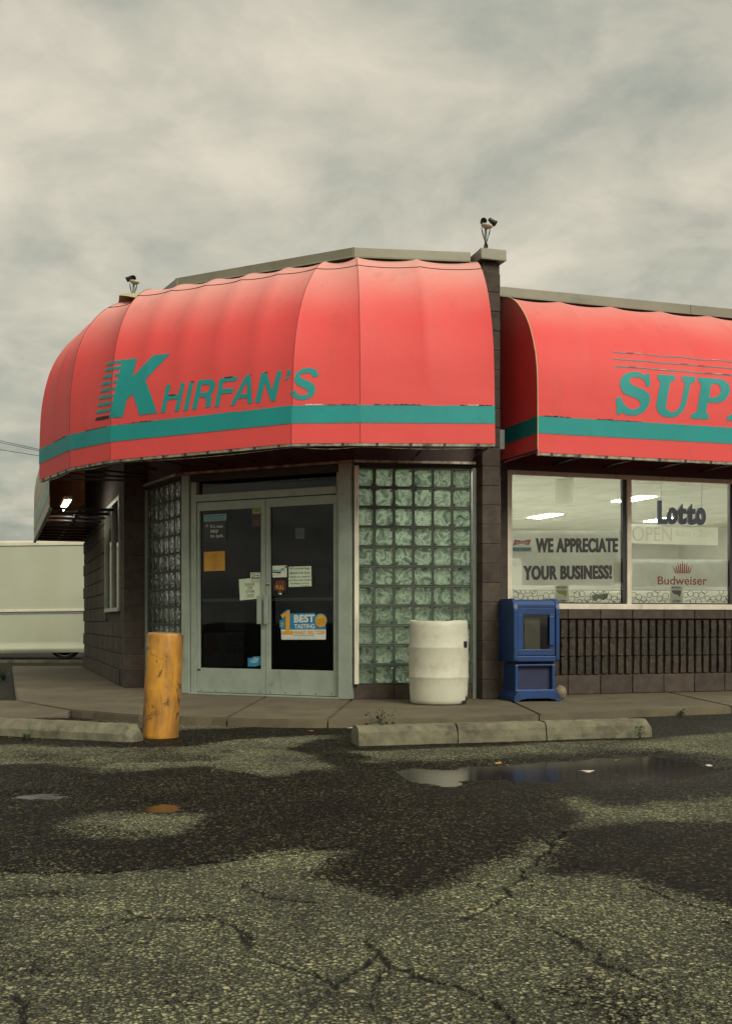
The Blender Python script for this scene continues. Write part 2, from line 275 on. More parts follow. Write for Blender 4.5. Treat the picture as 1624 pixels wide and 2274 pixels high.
def asphalt():
    m, t, o, p = base_mat('asphalt')
    v = coords(t)
    aw0 = N(t, 'ShaderNodeAttribute', attribute_name='wet'); ac = N(t, 'ShaderNodeAttribute', attribute_name='crack')
    vo = N(t, 'ShaderNodeTexVoronoi', feature='F1'); vo.inputs['Scale'].default_value = 84; vo.inputs['Randomness'].default_value = 1.0
    wn = noise(t, v, 60, 2, 0.5); wv = N(t, 'ShaderNodeVectorMath', operation='MULTIPLY_ADD'); wv.inputs[1].default_value = (0.012, 0.012, 0.0)
    t.links.new(wn.outputs['Color'], wv.inputs[0]); t.links.new(v, wv.inputs[2])
    t.links.new(wv.outputs[0], vo.inputs['Vector'])
    vs = N(t, 'ShaderNodeTexVoronoi', feature='F1'); vs.inputs['Scale'].default_value = 210; t.links.new(wv.outputs[0], vs.inputs['Vector'])
    sep = N(t, 'ShaderNodeSeparateColor'); t.links.new(vo.outputs['Color'], sep.inputs[0])
    seps = N(t, 'ShaderNodeSeparateColor'); t.links.new(vs.outputs['Color'], seps.inputs[0])
    # damp edge broken up stone by stone
    dj_ = N(t, 'ShaderNodeMath', operation='MULTIPLY_ADD'); t.links.new(seps.outputs[2], dj_.inputs[0]); dj_.inputs[1].default_value = 0.55
    dk_ = N(t, 'ShaderNodeMath', operation='MULTIPLY_ADD'); t.links.new(sep.outputs[2], dk_.inputs[0]); dk_.inputs[1].default_value = 0.55; dk_.inputs[2].default_value = -0.55
    t.links.new(dk_.outputs[0], dj_.inputs[2])
    sm_ = N(t, 'ShaderNodeMath', operation='ADD'); t.links.new(dj_.outputs[0], sm_.inputs[0]); t.links.new(aw0.outputs['Fac'], sm_.inputs[1])
    wr_ = N(t, 'ShaderNodeMapRange'); wr_.interpolation_type = 'SMOOTHSTEP'; wr_.inputs['From Min'].default_value = 0.32; wr_.inputs['From Max'].default_value = 0.68; t.links.new(sm_.outputs[0], wr_.inputs['Value'])
    class aw: outputs = {'Fac': wr_.outputs[0]}
    # stone colours, most of them buried in binder
    st = ramp(t, [(0.0, (0.045, 0.043, 0.033)), (0.25, (0.125, 0.130, 0.086)), (0.55, (0.235, 0.244, 0.160)), (0.80, (0.36, 0.360, 0.235)), (0.95, (0.40, 0.35, 0.21)), (1.0, (0.52, 0.48, 0.34))])
    t.links.new(sep.outputs[0], st.inputs[0])
    fine = ramp(t, [(0.0, (0.010, 0.010, 0.009)), (0.45, (0.034, 0.037, 0.026)), (0.8, (0.090, 0.097, 0.063)), (1.0, (0.22, 0.228, 0.148))]); t.links.new(seps.outputs[1], fine.inputs[0])
    inside = N(t, 'ShaderNodeMapRange'); inside.inputs['From Min'].default_value = 0.62; inside.inputs['From Max'].default_value = 0.36
    t.links.new(vo.outputs['Distance'], inside.inputs['Value'])
    # only some stones stand proud; fewer where water has left binder and silt
    pick = N(t, 'ShaderNodeMath', operation='GREATER_THAN'); t.links.new(sep.outputs[1], pick.inputs[0])
    th = N(t, 'ShaderNodeMapRange'); th.inputs['To Min'].default_value = 0.25; th.inputs['To Max'].default_value = 0.60; t.links.new(aw.outputs['Fac'], th.inputs['Value']); t.links.new(th.outputs[0], pick.inputs[1])
    fac = N(t, 'ShaderNodeMath', operation='MULTIPLY'); t.links.new(inside.outputs[0], fac.inputs[0]); t.links.new(pick.outputs[0], fac.inputs[1])
    # a few large pebbles among the chippings
    vb = N(t, 'ShaderNodeTexVoronoi', feature='F1'); vb.inputs['Scale'].default_value = 37; t.links.new(wv.outputs[0], vb.inputs['Vector'])
    sepb = N(t, 'ShaderNodeSeparateColor'); t.links.new(vb.outputs['Color'], sepb.inputs[0])
    pb = N(t, 'ShaderNodeMath', operation='GREATER_THAN'); pb.inputs[1].default_value = 0.80; t.links.new(sepb.outputs[1], pb.inputs[0])
    ib = N(t, 'ShaderNodeMapRange'); ib.inputs['From Min'].default_value = 0.40; ib.inputs['From Max'].default_value = 0.30; t.links.new(vb.outputs['Distance'], ib.inputs['Value'])
    fb = N(t, 'ShaderNodeMath', operation='MULTIPLY'); t.links.new(pb.outputs[0], fb.inputs[0]); t.links.new(ib.outputs[0], fb.inputs[1])
    fac0 = fac; fac = N(t, 'ShaderNodeMath', operation='MAXIMUM'); t.links.new(fac0.outputs[0], fac.inputs[0]); t.links.new(fb.outputs[0], fac.inputs[1])
    stb = ramp(t, [(0.0, (0.07, 0.072, 0.05)), (0.5, (0.20, 0.205, 0.135)), (0.85, (0.36, 0.33, 0.21)), (1.0, (0.50, 0.44, 0.30))]); t.links.new(sepb.outputs[0], stb.inputs[0])
    st0 = st; st = N(t, 'ShaderNodeMixRGB'); t.links.new(fb.outputs[0], st.inputs[0]); t.links.new(st0.outputs[0], st.inputs[1]); t.links.new(stb.outputs[0], st.inputs[2])
    wetfine = N(t, 'ShaderNodeMixRGB', blend_type='MULTIPLY'); wetfine.inputs[2].default_value = (0.072, 0.056, 0.076, 1)
    t.links.new(aw.outputs['Fac'], wetfine.inputs[0]); t.links.new(fine.outputs[0], wetfine.inputs[1])
    wetst = N(t, 'ShaderNodeMixRGB', blend_type='MULTIPLY'); wetst.inputs[2].default_value = (0.33, 0.31, 0.28, 1)
    t.links.new(aw.outputs['Fac'], wetst.inputs[0]); t.links.new(st.outputs[0], wetst.inputs[1])
    c = N(t, 'ShaderNodeMixRGB'); t.links.new(fac.outputs[0], c.inputs[0]); t.links.new(wetfine.outputs[0], c.inputs[1]); t.links.new(wetst.outputs[0], c.inputs[2])
    tone = noise(t, v, 1.6, 6, 0.65); tr = ramp(t, [(0.30, (0.50, 0.47, 0.48)), (0.48, (1.0, 1.01, 0.90)), (0.66, (1.42, 1.45, 1.22))]); t.links.new(tone.outputs['Fac'], tr.inputs[0])
    c2 = N(t, 'ShaderNodeMixRGB', blend_type='MULTIPLY'); c2.inputs[0].default_value = 1; t.links.new(c.outputs[0], c2.inputs[1]); t.links.new(tr.outputs[0], c2.inputs[2])
    c3 = N(t, 'ShaderNodeMixRGB'); c3.inputs[2].default_value = (0.012, 0.011, 0.012, 1); t.links.new(ac.outputs['Fac'], c3.inputs[0]); t.links.new(c2.outputs[0], c3.inputs[1])
    t.links.new(c3.outputs[0], p.inputs['Base Color'])
    rr = N(t, 'ShaderNodeMapRange'); rr.inputs['To Min'].default_value = 0.9; rr.inputs['To Max'].default_value = 0.6; t.links.new(aw.outputs['Fac'], rr.inputs['Value']); t.links.new(rr.outputs[0], p.inputs['Roughness'])
    sr = N(t, 'ShaderNodeMapRange'); sr.inputs['To Min'].default_value = 0.3; sr.inputs['To Max'].default_value = 0.10; t.links.new(aw.outputs['Fac'], sr.inputs['Value']); t.links.new(sr.outputs[0], p.inputs['Specular IOR Level'])
    h1 = N(t, 'ShaderNodeMath', operation='MULTIPLY'); t.links.new(fac.outputs[0], h1.inputs[0]); h1.inputs[1].default_value = 0.7
    h2 = N(t, 'ShaderNodeMath', operation='MULTIPLY_ADD'); t.links.new(vs.outputs['Distance'], h2.inputs[0]); h2.inputs[1].default_value = -0.35; t.links.new(h1.outputs[0], h2.inputs[2])
    h3 = N(t, 'ShaderNodeMath', operation='MULTIPLY_ADD'); t.links.new(ac.outputs['Fac'], h3.inputs[0]); h3.inputs[1].default_value = -1.5; t.links.new(h2.outputs[0], h3.inputs[2])
    bump(t, h3.outputs[0], 1.0, 0.014, p)
asphalt()
def water():
    m, t, o, p = base_mat('water')
    p.inputs['Base Color'].default_value = (0.012, 0.010, 0.012, 1); p.inputs['Roughness'].default_value = 0.12; p.inputs['IOR'].default_value = 1.2
    n = noise(t, coords(t), 9, 2); bump(t, n.outputs['Fac'], 0.02, 0.01, p)
water()

# ------------------------------------------------------------------ helpers
def obj(name, me, mat=None, parent=None, kind=None, label=None, cat=None, group=None):
    o = bpy.data.objects.new(name, me)
    COL.objects.link(o)
    if mat is not None and me is not None:
        me.materials.clear()
        for k in (mat if isinstance(mat, (list, tuple)) else [mat]): me.materials.append(MATS[k])
    if parent is not None: o.parent = parent
    tag(o, label, cat, group, kind); return o
def tag(o, label=None, cat=None, group=None, kind=None):
    if label: o['label'] = label
    if cat: o['category'] = cat
    if group: o['group'] = group
    if kind: o['kind'] = kind
def thing(name, loc, label, cat, group=None):
    o = bpy.data.objects.new(name, None); o.empty_display_size = 0.2; COL.objects.link(o)
    o.location = loc; tag(o, label, cat, group); return o
def raw(name, verts, faces, smooth=False):
    me = bpy.data.meshes.new(name); me.from_pydata([tuple(v) for v in verts], [], faces); me.update()
    if smooth: me.polygons.foreach_set('use_smooth', [True] * len(me.polygons))
    return me
def from_bm(name, bm, smooth=False):
    bmesh.ops.recalc_face_normals(bm, faces=bm.faces)
    me = bpy.data.meshes.new(name); bm.to_mesh(me); bm.free()
    if smooth: me.polygons.foreach_set('use_smooth', [True] * len(me.polygons))
    return me
def child(parent, o):
    """parent keeping world placement (parents here are unrotated Empties or at identity)"""
    o.parent = parent; o.matrix_parent_inverse = Matrix.Translation(-Vector(parent.location)) if parent.parent is None else Matrix.Identity(4)
    return o
class Frame:
    """vertical wall plane: u runs right along it, n is out toward the lot"""
    def __init__(s, x, y, deg):
        a = R(deg); s.o = Vector((x, y, 0)); s.u = Vector((math.cos(a), math.sin(a), 0)); s.n = Vector((math.sin(a), -math.cos(a), 0)); s.deg = deg
    def p(s, u, n, z): return s.o + s.u * u + s.n * n + Vector((0, 0, z))
    def px(s, x, y, n=0.0):
        """point of the plane (offset n) seen at picture position x, y"""
        d = Vector(((x - CX) / F, 1.0, (CY - y) / F)); c = Vector((0, 0, CAMZ)); q = s.o + s.n * n
        k = (q - c).dot(s.n) / d.dot(s.n); return c + d * k
    def uz(s, x, y, n=0.0):
        q = s.px(x, y, n); return (q - s.o).dot(s.u), q.z
    def mat(s, u, n, z):
        m_ = Matrix.Identity(4); q = s.p(u, n, z)
        for i in range(3): m_[i][0] = s.u[i]; m_[i][1] = -s.n[i]; m_[i][3] = q[i]
        return m_
def ground_px(x, y, z=0.0):
    k = F * (CAMZ - z) / (y - CY); return Vector(((x - CX) / F * k, k, z))
def bm_box(bm, M, x0, x1, y0, y1, z0, z1):
    vs = [bm.verts.new(M @ Vector(c)) for c in ((x0, y0, z0), (x1, y0, z0), (x1, y1, z0), (x0, y1, z0), (x0, y0, z1), (x1, y0, z1), (x1, y1, z1), (x0, y1, z1))]
    for f in ((0, 3, 2, 1), (4, 5, 6, 7), (0, 1, 5, 4), (1, 2, 6, 5), (2, 3, 7, 6), (3, 0, 4, 7)): bm.faces.new([vs[i] for i in f])
    return vs
I4 = Matrix.Identity(4)
def fbox(name, fr, u0, u1, n0, n1, z0, z1, mat, parent, bev=0.0, **kw):
    """box in a wall frame"""
    bm = bmesh.new(); M = fr.mat(0, 0, 0)
    bm_box(bm, M, min(u0, u1), max(u0, u1), -max(n0, n1), -min(n0, n1), z0, z1)
    if bev: bmesh.ops.bevel(bm, geom=bm.edges[:], offset=bev, segments=2, affect='EDGES', profile=0.6)
    return obj(name, from_bm(name, bm), mat, parent, **kw)
def shape_box(w_, d_, h_, bev=0.004, seg=1):
    """unit-origin box centred in x, y from 0..d, z 0..h"""
    bm = bmesh.new(); bm_box(bm, I4, -w_ / 2, w_ / 2, 0, d_, 0, h_)
    if bev: bmesh.ops.bevel(bm, geom=bm.edges[:], offset=bev, segments=seg, affect='EDGES')
    return from_bm('shape', bm)
def put(name, me, M, parent, **kw):
    o = obj(name, me, None, parent, **kw); o.matrix_local = M; return o
def tube(name, pts, r, mat, parent=None, seg=8, **kw):
    """round tube along points; r a number or list"""
    pts = [Vector(q) for q in pts]; rs = r if isinstance(r, (list, tuple)) else [r] * len(pts)
    V, Fc = [], []
    up = Vector((0, 0, 1))
    for i, q in enumerate(pts):
        d = (pts[min(i + 1, len(pts) - 1)] - pts[max(i - 1, 0)]).normalized()
        a = d.cross(up if abs(d.z) < 0.95 else Vector((1, 0, 0))).normalized(); b = d.cross(a)
        for k in range(seg):
            th = 2 * math.pi * k / seg; V.append(q + (a * math.cos(th) + b * math.sin(th)) * rs[i])
    for i in range(len(pts) - 1):
        for k in range(seg):
            k2 = (k + 1) % seg; Fc.append((i * seg + k, i * seg + k2, (i + 1) * seg + k2, (i + 1) * seg + k))
    Fc.append(tuple(range(seg))[::-1]); Fc.append(tuple(range((len(pts) - 1) * seg, len(pts) * seg)))
    return obj(name, raw(name, V, Fc, True), mat, parent, **kw)
def lathe(name, prof, mat, parent=None, seg=48, M=I4, cap=True, jitter=None, **kw):
    V, Fc = [], []
    for i, (r, z) in enumerate(prof):
        for k in range(seg):
            a = 2 * math.pi * k / seg; rr, zz = (r, z) if jitter is None else jitter(i, a, r, z)
            V.append(M @ Vector((rr * math.cos(a), rr * math.sin(a), zz)))
    for i in range(len(prof) - 1):
        for k in range(seg):
            k2 = (k + 1) % seg; Fc.append((i * seg + k, i * seg + k2, (i + 1) * seg + k2, (i + 1) * seg + k))
    if cap: Fc.append(tuple(range(seg))[::-1]); Fc.append(tuple(range((len(prof) - 1) * seg, len(prof) * seg)))
    return obj(name, raw(name, V, Fc, True), mat, parent, **kw)
TXT = {}
def text2d(body, bold=0.0, shear=0.0, spacing=1.0, line=1.0, align='LEFT'):
    """outline font to flat triangles scaled to the unit square"""
    key = (body, bold, shear, spacing, line, align)
    if key in TXT: return TXT[key]
    cu = bpy.data.curves.new('t', 'FONT'); cu.body = body; cu.size = 1; cu.offset = bold; cu.shear = shear
    cu.space_character = spacing; cu.space_line = line; cu.align_x = align; cu.resolution_u = 4; cu.fill_mode = 'FRONT'
    o = bpy.data.objects.new('t', cu); COL.objects.link(o)
    dg = bpy.context.evaluated_depsgraph_get(); me = o.evaluated_get(dg).to_mesh()
    v = np.array([q.co[:2] for q in me.vertices]); fs = [tuple(q.vertices) for q in me.polygons]
    o.evaluated_get(dg).to_mesh_clear(); bpy.data.objects.remove(o); bpy.data.curves.remove(cu)
    lo, hi = v.min(0), v.max(0); v = (v - lo) / (hi - lo); TXT[key] = (v, fs); return TXT[key]
def quadmap(c):
    """corners top-left, top-right, bottom-right, bottom-left -> bilinear map of s (right), t (up)"""
    tl, tr, br, bl = c
    return lambda s, t: (bl * (1 - s) + br * s) * (1 - t) + (tl * (1 - s) + tr * s) * t
def rectq(x0, y0, x1, y1, dl=0, dr=0): return [(x0, y0 + dl), (x1, y0 + dr), (x1, y1 + dr), (x0, y1 + dl)]
def lettering(name, body, fr, n, q, mat, parent, fat=0.0, **kw):
    v, fs = text2d(body, **kw); mp = quadmap([fr.px(x, y, n) for x, y in q]); V_, f_ = [], []
    for i, d in enumerate((0, -fat, fat) if fat else (0,)):      # heavy faces: strokes widened sideways
        b_ = len(V_); V_ += [mp(s, t) + fr.n * (.0005 * i) for s, t in (v * (1 - 2 * fat, 1) + (fat + d, 0) if fat else v)]; f_ += [tuple(q_ + b_ for q_ in f) for f in fs]
    return obj(name, raw(name, V_, f_), mat, parent)
def sheet(name, fr, n, pts, mat, parent=None, th=0.0015, **kw):
    """thin flat sheet with the given picture outline, lying on a wall plane"""
    a = [fr.px(x, y, n) for x, y in pts]; b = [q + fr.n * th for q in a]; k = len(a)
    faces = [tuple(range(k, 2 * k)), tuple(range(k))[::-1]] + [(i, (i + 1) % k, k + (i + 1) % k, k + i) for i in range(k)]
    bm = bmesh.new(); vs = [bm.verts.new(q) for q in a + b]
    for f in faces: bm.faces.new([vs[i] for i in f])
    return obj(name, from_bm(name, bm), mat, parent, **kw)
def polys(name, fr, n, rings, mat, parent, **kw):
    V, Fc = [], []
    for r in rings:
        b = len(V); V += [fr.px(x, y, n) for x, y in r]; Fc.append(tuple(range(b, b + len(r))))
    return obj(name, raw(name, V, Fc), mat, parent, **kw)
def ell(cx, cy, rx, ry, k=20): return [(cx + rx * math.cos(2 * math.pi * i / k), cy + ry * math.sin(2 * math.pi * i / k)) for i in range(k)]

# ------------------------------------------------------------------ ground
def fbm(x, y, s, o=4, seed=0):
    r = np.zeros_like(x); a = 1.0; tot = 0
    rng = np.random.RandomState(seed); G = rng.rand(256, 256)
    for k in range(o):
        fx, fy = x * s + 17.3 * k, y * s + 9.1 * k
        ix, iy = np.floor(fx).astype(int), np.floor(fy).astype(int); tx, ty = fx - ix, fy - iy
        tx = tx * tx * (3 - 2 * tx); ty = ty * ty * (3 - 2 * ty)
        g = lambda a_, b_: G[a_ % 256, b_ % 256]
        r += a * ((g(ix, iy) * (1 - tx) + g(ix + 1, iy) * tx) * (1 - ty) + (g(ix, iy + 1) * (1 - tx) + g(ix + 1, iy + 1) * tx) * ty)
        tot += a; a *= 0.5; s *= 2.03
    return r / tot
def seg_dist(X, Y, pts, closed):
    d = np.full(X.shape, 1e9); k = len(pts)
    for i in range(k if closed else k - 1):
        ax, ay = pts[i]; bx, by = pts[(i + 1) % k]; vx, vy = bx - ax, by - ay
        t = np.clip(((X - ax) * vx + (Y - ay) * vy) / (vx * vx + vy * vy + 1e-12), 0, 1)
        d = np.minimum(d, np.hypot(X - ax - t * vx, Y - ay - t * vy))
    return d
def sdf(X, Y, pts):
    d = seg_dist(X, Y, pts, True); ins = np.zeros(X.shape, bool); k = len(pts)
    for i in range(k):
        ax, ay = pts[i]; bx, by = pts[(i + 1) % k]
        c = ((ay > Y) != (by > Y)) & (X < (bx - ax) * (Y - ay) / (by - ay + 1e-12) + ax); ins ^= c
    return np.where(ins, -d, d)
def gpts(l, z=0.0): return [tuple(ground_px(x, y, z)[:2]) for x, y in l]
WLV = [-.0365, -.0155, -.0195]     # water levels; the long puddle lies in a shallow hollow
DRY = [
 [(-60, 1652), (0, 1652), (270, 1662), (420, 1657), (520, 1642), (760, 1628), (640, 1662), (720, 1700), (600, 1722), (450, 1702), (250, 1716), (100, 1692), (-60, 1702)],
 [(150, 1835), (200, 1808), (300, 1800), (420, 1805), (480, 1803), (430, 1825), (390, 1850), (300, 1862), (210, 1855)],
 [(795, 1668), (1000, 1660), (1300, 1645), (1460, 1640), (1660, 1622), (1660, 1692), (1500, 1688), (1350, 1674), (1250, 1668), (1000, 1680), (830, 1686)],
 [(1235, 1775), (1280, 1768), (1330, 1790), (1420, 1790), (1660, 1768), (1660, 1822), (1450, 1824), (1350, 1832), (1260, 1842), (1280, 1815)],
 [(-60, 1945), (200, 1938), (400, 1930), (560, 1907), (700, 1889), (745, 1892), (700, 1915), (690, 1940), (760, 1965), (850, 2005), (900, 2010), (960, 1980), (1060, 1945), (1140, 1905), (1200, 1865), (1250, 1850), (1235, 1880), (1195, 1915), (1180, 1945), (1250, 1950), (1330, 1945), (1430, 1962), (1520, 1990), (1660, 2030), (1660, 2420), (-60, 2420)],
 [(190, 1592), (300, 1598), (420, 1606), (620, 1612), (330, 1622), (250, 1606)]]
CR = [
 [(-40, 1928), (100, 1938), (200, 1935), (380, 1926), (470, 1915), (560, 1906), (690, 1886), (760, 1881), (900, 1874)],
 [(-20, 2042), (154, 2036), (300, 2045), (440, 2043)], [(-10, 2149), (67, 2152), (90, 2139), (133, 2124)], [(61, 2113), (90, 2139), (128, 2165)],
 [(90, 2139), (61, 2170), (-10, 2192)], [(15, 2221), (46, 2242), (41, 2290)], [(287, 2016), (318, 2037), (369, 2041), (451, 2037)],
 [(456, 2031), (482, 2052), (518, 2057), (560, 2085)], [(543, 1955), (569, 1985), (566, 1995), (718, 2006)],
 [(518, 2057), (564, 2113), (620, 2139), (718, 2170), (743, 2190), (733, 2211), (666, 2247), (640, 2290)],
 [(800, 2085), (838, 2113), (868, 2152), (945, 2172), (1027, 2196), (1073, 2226), (1109, 2247), (1130, 2290)], [(868, 2149), (843, 2190), (838, 2231), (863, 2290)],
 [(1240, 2070), (1304, 2108), (1345, 2139), (1396, 2160), (1458, 2180), (1509, 2237), (1560, 2290)], [(1120, 1980), (1094, 2011), (1037, 2037), (1068, 2042)],
 [(1440, 1975), (1504, 2006), (1560, 2021), (1660, 2035)], [(1458, 2180), (1540, 2150), (1660, 2140)], [(0, 2078), (120, 2084), (240, 2066), (318, 2037)],
 [(133, 2124), (250, 2098), (330, 2090)], [(1250, 1850), (1190, 1905), (1140, 1960), (1120, 1980)], [(743, 2190), (800, 2150), (838, 2113)]]
PUD = [[(850, 1716), (905, 1704), (985, 1706), (1060, 1699), (1165, 1692), (1270, 1686), (1360, 1679), (1450, 1678), (1505, 1686), (1560, 1694), (1598, 1711), (1560, 1726), (1455, 1734), (1330, 1741), (1200, 1738), (1110, 1733), (1052, 1735), (1045, 1746), (985, 1750), (940, 1741), (890, 1735)],
       [(20, 1771), (60, 1764), (95, 1762), (155, 1768), (150, 1776), (105, 1779), (60, 1778)],
       [(330, 1795), (345, 1786), (365, 1784), (396, 1789), (394, 1797), (362, 1800), (342, 1799)]]
def span(parts):
    a = []
    for lo, hi, st in parts: a.append(np.arange(lo, hi - 1e-9, st))
    a.append(np.array([parts[-1][1]])); return np.concatenate(a)
gx = span([(-7.0, -3.0, .03), (-3.0, -1.4, .012), (-1.4, 1.4, .0062), (1.4, 3.2, .012), (3.2, 7.0, .03)])
gy = span([(2.0, 4.0, .0075), (4.0, 6.6, .011), (6.6, 11.0, .018)])
X, Y = np.meshgrid(gx, gy); nx, ny = len(gx), len(gy)
sd_ = np.full(X.shape, 1e9)
for dp in DRY: sd_ = np.minimum(sd_, sdf(X, Y, gpts(dp)))
nz = (fbm(X, Y, 2.3, 5, 3) - 0.5) * 0.55 + (fbm(X, Y, 14, 3, 4) - 0.5) * 0.16
wet = np.clip((sd_ + nz * (0.26 + 0.05 * (Y - 2))) / 0.22 + 0.5, 0, 1); wet = wet * wet * (3 - 2 * wet)
blot = np.clip((fbm(X, Y, 1.9, 5, 8) - 0.60) / 0.10, 0, 1) * 0.55
wet = np.maximum(wet, blot)
wet = np.where(Y > 10.4, np.maximum(wet, 0.6), wet)
Z = (fbm(X, Y, 1.1, 3, 5) - 0.5) * 0.012 + (fbm(X, Y, 30, 2, 6) - 0.5) * 0.004
pd = np.full(X.shape, 1e9)
hollow = np.zeros(X.shape)
for q, lv in zip(PUD, WLV):
    d = sdf(X, Y, gpts(q, lv)); pd = np.minimum(pd, d)
    t = np.clip(1 - d / .55, 0, 1); hollow = np.maximum(hollow, (-lv - .0155) * t * t * (3 - 2 * t))
pdn = pd + (fbm(X, Y, 6, 5, 12) - 0.5) * 0.24
Z = Z - 0.012 + np.clip(pdn / 0.12, -1, 1) * 0.012 - hollow
Z = Z * np.clip((np.minimum(np.minimum(X - gx[0], gx[-1] - X), np.minimum(gy[-1] - Y, Y - gy[0]))) / 0.5, 0, 1)
wet = np.maximum(wet, np.clip(1 - (pdn - 0.02) / 0.35, 0, 1))
crk = np.zeros(X.shape)
jx = (fbm(X, Y, 9, 3, 21) - 0.5) * 0.09; jy = (fbm(X, Y, 9, 3, 22) - 0.5) * 0.09
cw = 0.0022 + 0.0095 * np.clip(fbm(X, Y, 5, 3, 23) - 0.33, 0, 1)
for c in CR:
    g = gpts(c); bx = [a for a, _ in g]; by = [b for _, b in g]
    msk = (X > min(bx) - .2) & (X < max(bx) + .2) & (Y > min(by) - .2) & (Y < max(by) + .2)
    if not msk.any(): continue
    d = seg_dist(X[msk] + jx[msk], Y[msk] + jy[msk], g, False)
    v = np.clip(1.35 - d / (cw[msk] + 0.0020 * (Y[msk] - 1.6)), 0, 1) * np.clip(fbm(X[msk], Y[msk], 3.1, 3, 31) * 3 - .35, 0.4, 1) ; crk[msk] = np.maximum(crk[msk], v)
for k in range(12):   # finer branching cracks in the old surface
    x0, y0 = random.uniform(-1.3, 1.5), random.uniform(2.2, 4.2); a = random.uniform(0, 6.28); g = [(x0, y0)]
    for i in range(6): a += random.uniform(-.6, .6); x0 += .11 * math.cos(a); y0 += .11 * math.sin(a); g.append((x0, y0))
    msk = (np.abs(X - g[3][0]) < .8) & (np.abs(Y - g[3][1]) < .8)
    d = seg_dist(X[msk] + jx[msk], Y[msk] + jy[msk], g, False); crk[msk] = np.maximum(crk[msk], np.clip(0.95 - d / (cw[msk] * .7), 0, .8))
Z -= crk * 0.008
V = np.stack([X, Y, Z], -1).reshape(-1, 3)
idx = np.arange(nx * ny).reshape(ny, nx)
Fq = np.stack([idx[:-1, :-1], idx[:-1, 1:], idx[1:, 1:], idx[1:, :-1]], -1).reshape(-1, 4)
# sheet reaching the horizon round the detailed area
x0, x1, y0, y1 = gx[0], gx[-1], gy[0], gy[-1]; B = 600.0
ov = np.array([(-B, -B, 0), (B, -B, 0), (B, y0, 0), (-B, y0, 0), (-B, y1, 0), (B, y1, 0), (B, B, 0), (-B, B, 0), (x0, y0, 0), (x0, y1, 0), (x1, y0, 0), (x1, y1, 0)])
b = len(V); V = np.concatenate([V, ov])
of = np.array([(b, b + 1, b + 2, b + 3), (b + 4, b + 5, b + 6, b + 7), (b + 3, b + 8, b + 9, b + 4), (b + 10, b + 2, b + 5, b + 11)])
Fq = np.concatenate([Fq, of])
me = bpy.data.meshes.new('ground')
me.vertices.add(len(V)); me.vertices.foreach_set('co', V.astype(np.float32).ravel())
me.loops.add(len(Fq) * 4); me.loops.foreach_set('vertex_index', Fq.astype(np.int32).ravel())
me.polygons.add(len(Fq)); me.polygons.foreach_set('loop_start', np.arange(0, len(Fq) * 4, 4, dtype=np.int32))
me.polygons.foreach_set('use_smooth', np.ones(len(Fq), bool))
me.update()
for nm, arr, dv in (('wet', wet, 0.9), ('crack', crk, 0.0)):
    a = me.attributes.new(nm, 'FLOAT', 'POINT'); a.data.foreach_set('value', np.concatenate([arr.ravel(), np.full(12, dv)]).astype(np.float32))
obj('ground', me, 'asphalt', kind='structure', label='cracked worn asphalt parking lot with damp dark patches')
for i, q in enumerate(PUD):
    g = gpts(q, WLV[i]); cx_, cy_ = sum(a for a, _ in g) / len(g), sum(b_ for _, b_ in g) / len(g)
    kx, ky = (1.08, 1.3) if i == 0 else (1.5, 1.9)
    ring = [(cx_ + (a - cx_) * kx, cy_ + (b_ - cy_) * ky, WLV[i]) for a, b_ in g]
    obj('puddle', raw('puddle', ring, [tuple(range(len(ring)))[::-1]]), 'water', kind='structure',
        label=['long shallow puddle mirroring the cracked wheel stop', 'small pale puddle reflecting the sky on the lot', 'small puddle reflecting the yellow bollard'][i])

# ------------------------------------------------------------------ sidewalk
SW = 0.07
def slab(name, pts, parent=None, **kw):
    bm = bmesh.new(); top = [bm.verts.new(q if len(q) == 3 else (*q, SW)) for q in pts]; bot = [bm.verts.new((q[0], q[1], -0.12)) for q in pts]
    k = len(pts); bm.faces.new(top); bm.faces.new(bot[::-1])
    for i in range(k): bm.faces.new((top[i], bot[i], bot[(i + 1) % k], top[(i + 1) % k]))
    es = [e_ for e_ in bm.edges if e_.verts[0] in top and e_.verts[1] in top]
    bmesh.ops.recalc_face_normals(bm, faces=bm.faces)
    bmesh.ops.bevel(bm, geom=es, offset=0.012, segments=2, affect='EDGES')
    bmesh.ops.triangulate(bm, faces=[f for f in bm.faces if len(f.verts) > 4])
    bm.normal_update()
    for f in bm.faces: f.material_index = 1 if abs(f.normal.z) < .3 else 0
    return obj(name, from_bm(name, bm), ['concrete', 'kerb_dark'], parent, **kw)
def rough_line(a, b_, k, amp, seed):
    rg = random.Random(seed); r = []
    for i in range(k):
        t = i / k; r.append((a[0] + (b_[0] - a[0]) * t, a[1] + (b_[1] - a[1]) * t + (rg.uniform(-amp, amp) if i else 0)))
    return r
f1 = rough_line((-2.675, 10.46), (-1.95, 9.86), 6, .02, 1) + rough_line((-1.95, 9.86), (-1.16, 9.57), 6, .02, 2)
f2 = rough_line((-1.15, 9.565), (-.63, 9.42), 4, .015, 3) + rough_line((-.63, 9.42), (-.32, 9.42), 3, .01, 4) + [(-.32, 9.42)]
f3 = rough_line((-.308, 9.42), (.078, 9.44), 4, .015, 5) + rough_line((.078, 9.44), (.849, 9.58), 6, .02, 6) + rough_line((.849, 9.58), (1.49, 9.93), 6, .02, 7) + [(1.49, 9.93)]
f4 = rough_line((1.502, 9.94), (2.63, 10.5), 8, .02, 8) + rough_line((2.63, 10.5), (3.45, 10.86), 6, .02, 9) + [(3.45, 10.86)]
f5 = [(3.462, 10.865), (7.6, 12.4)]
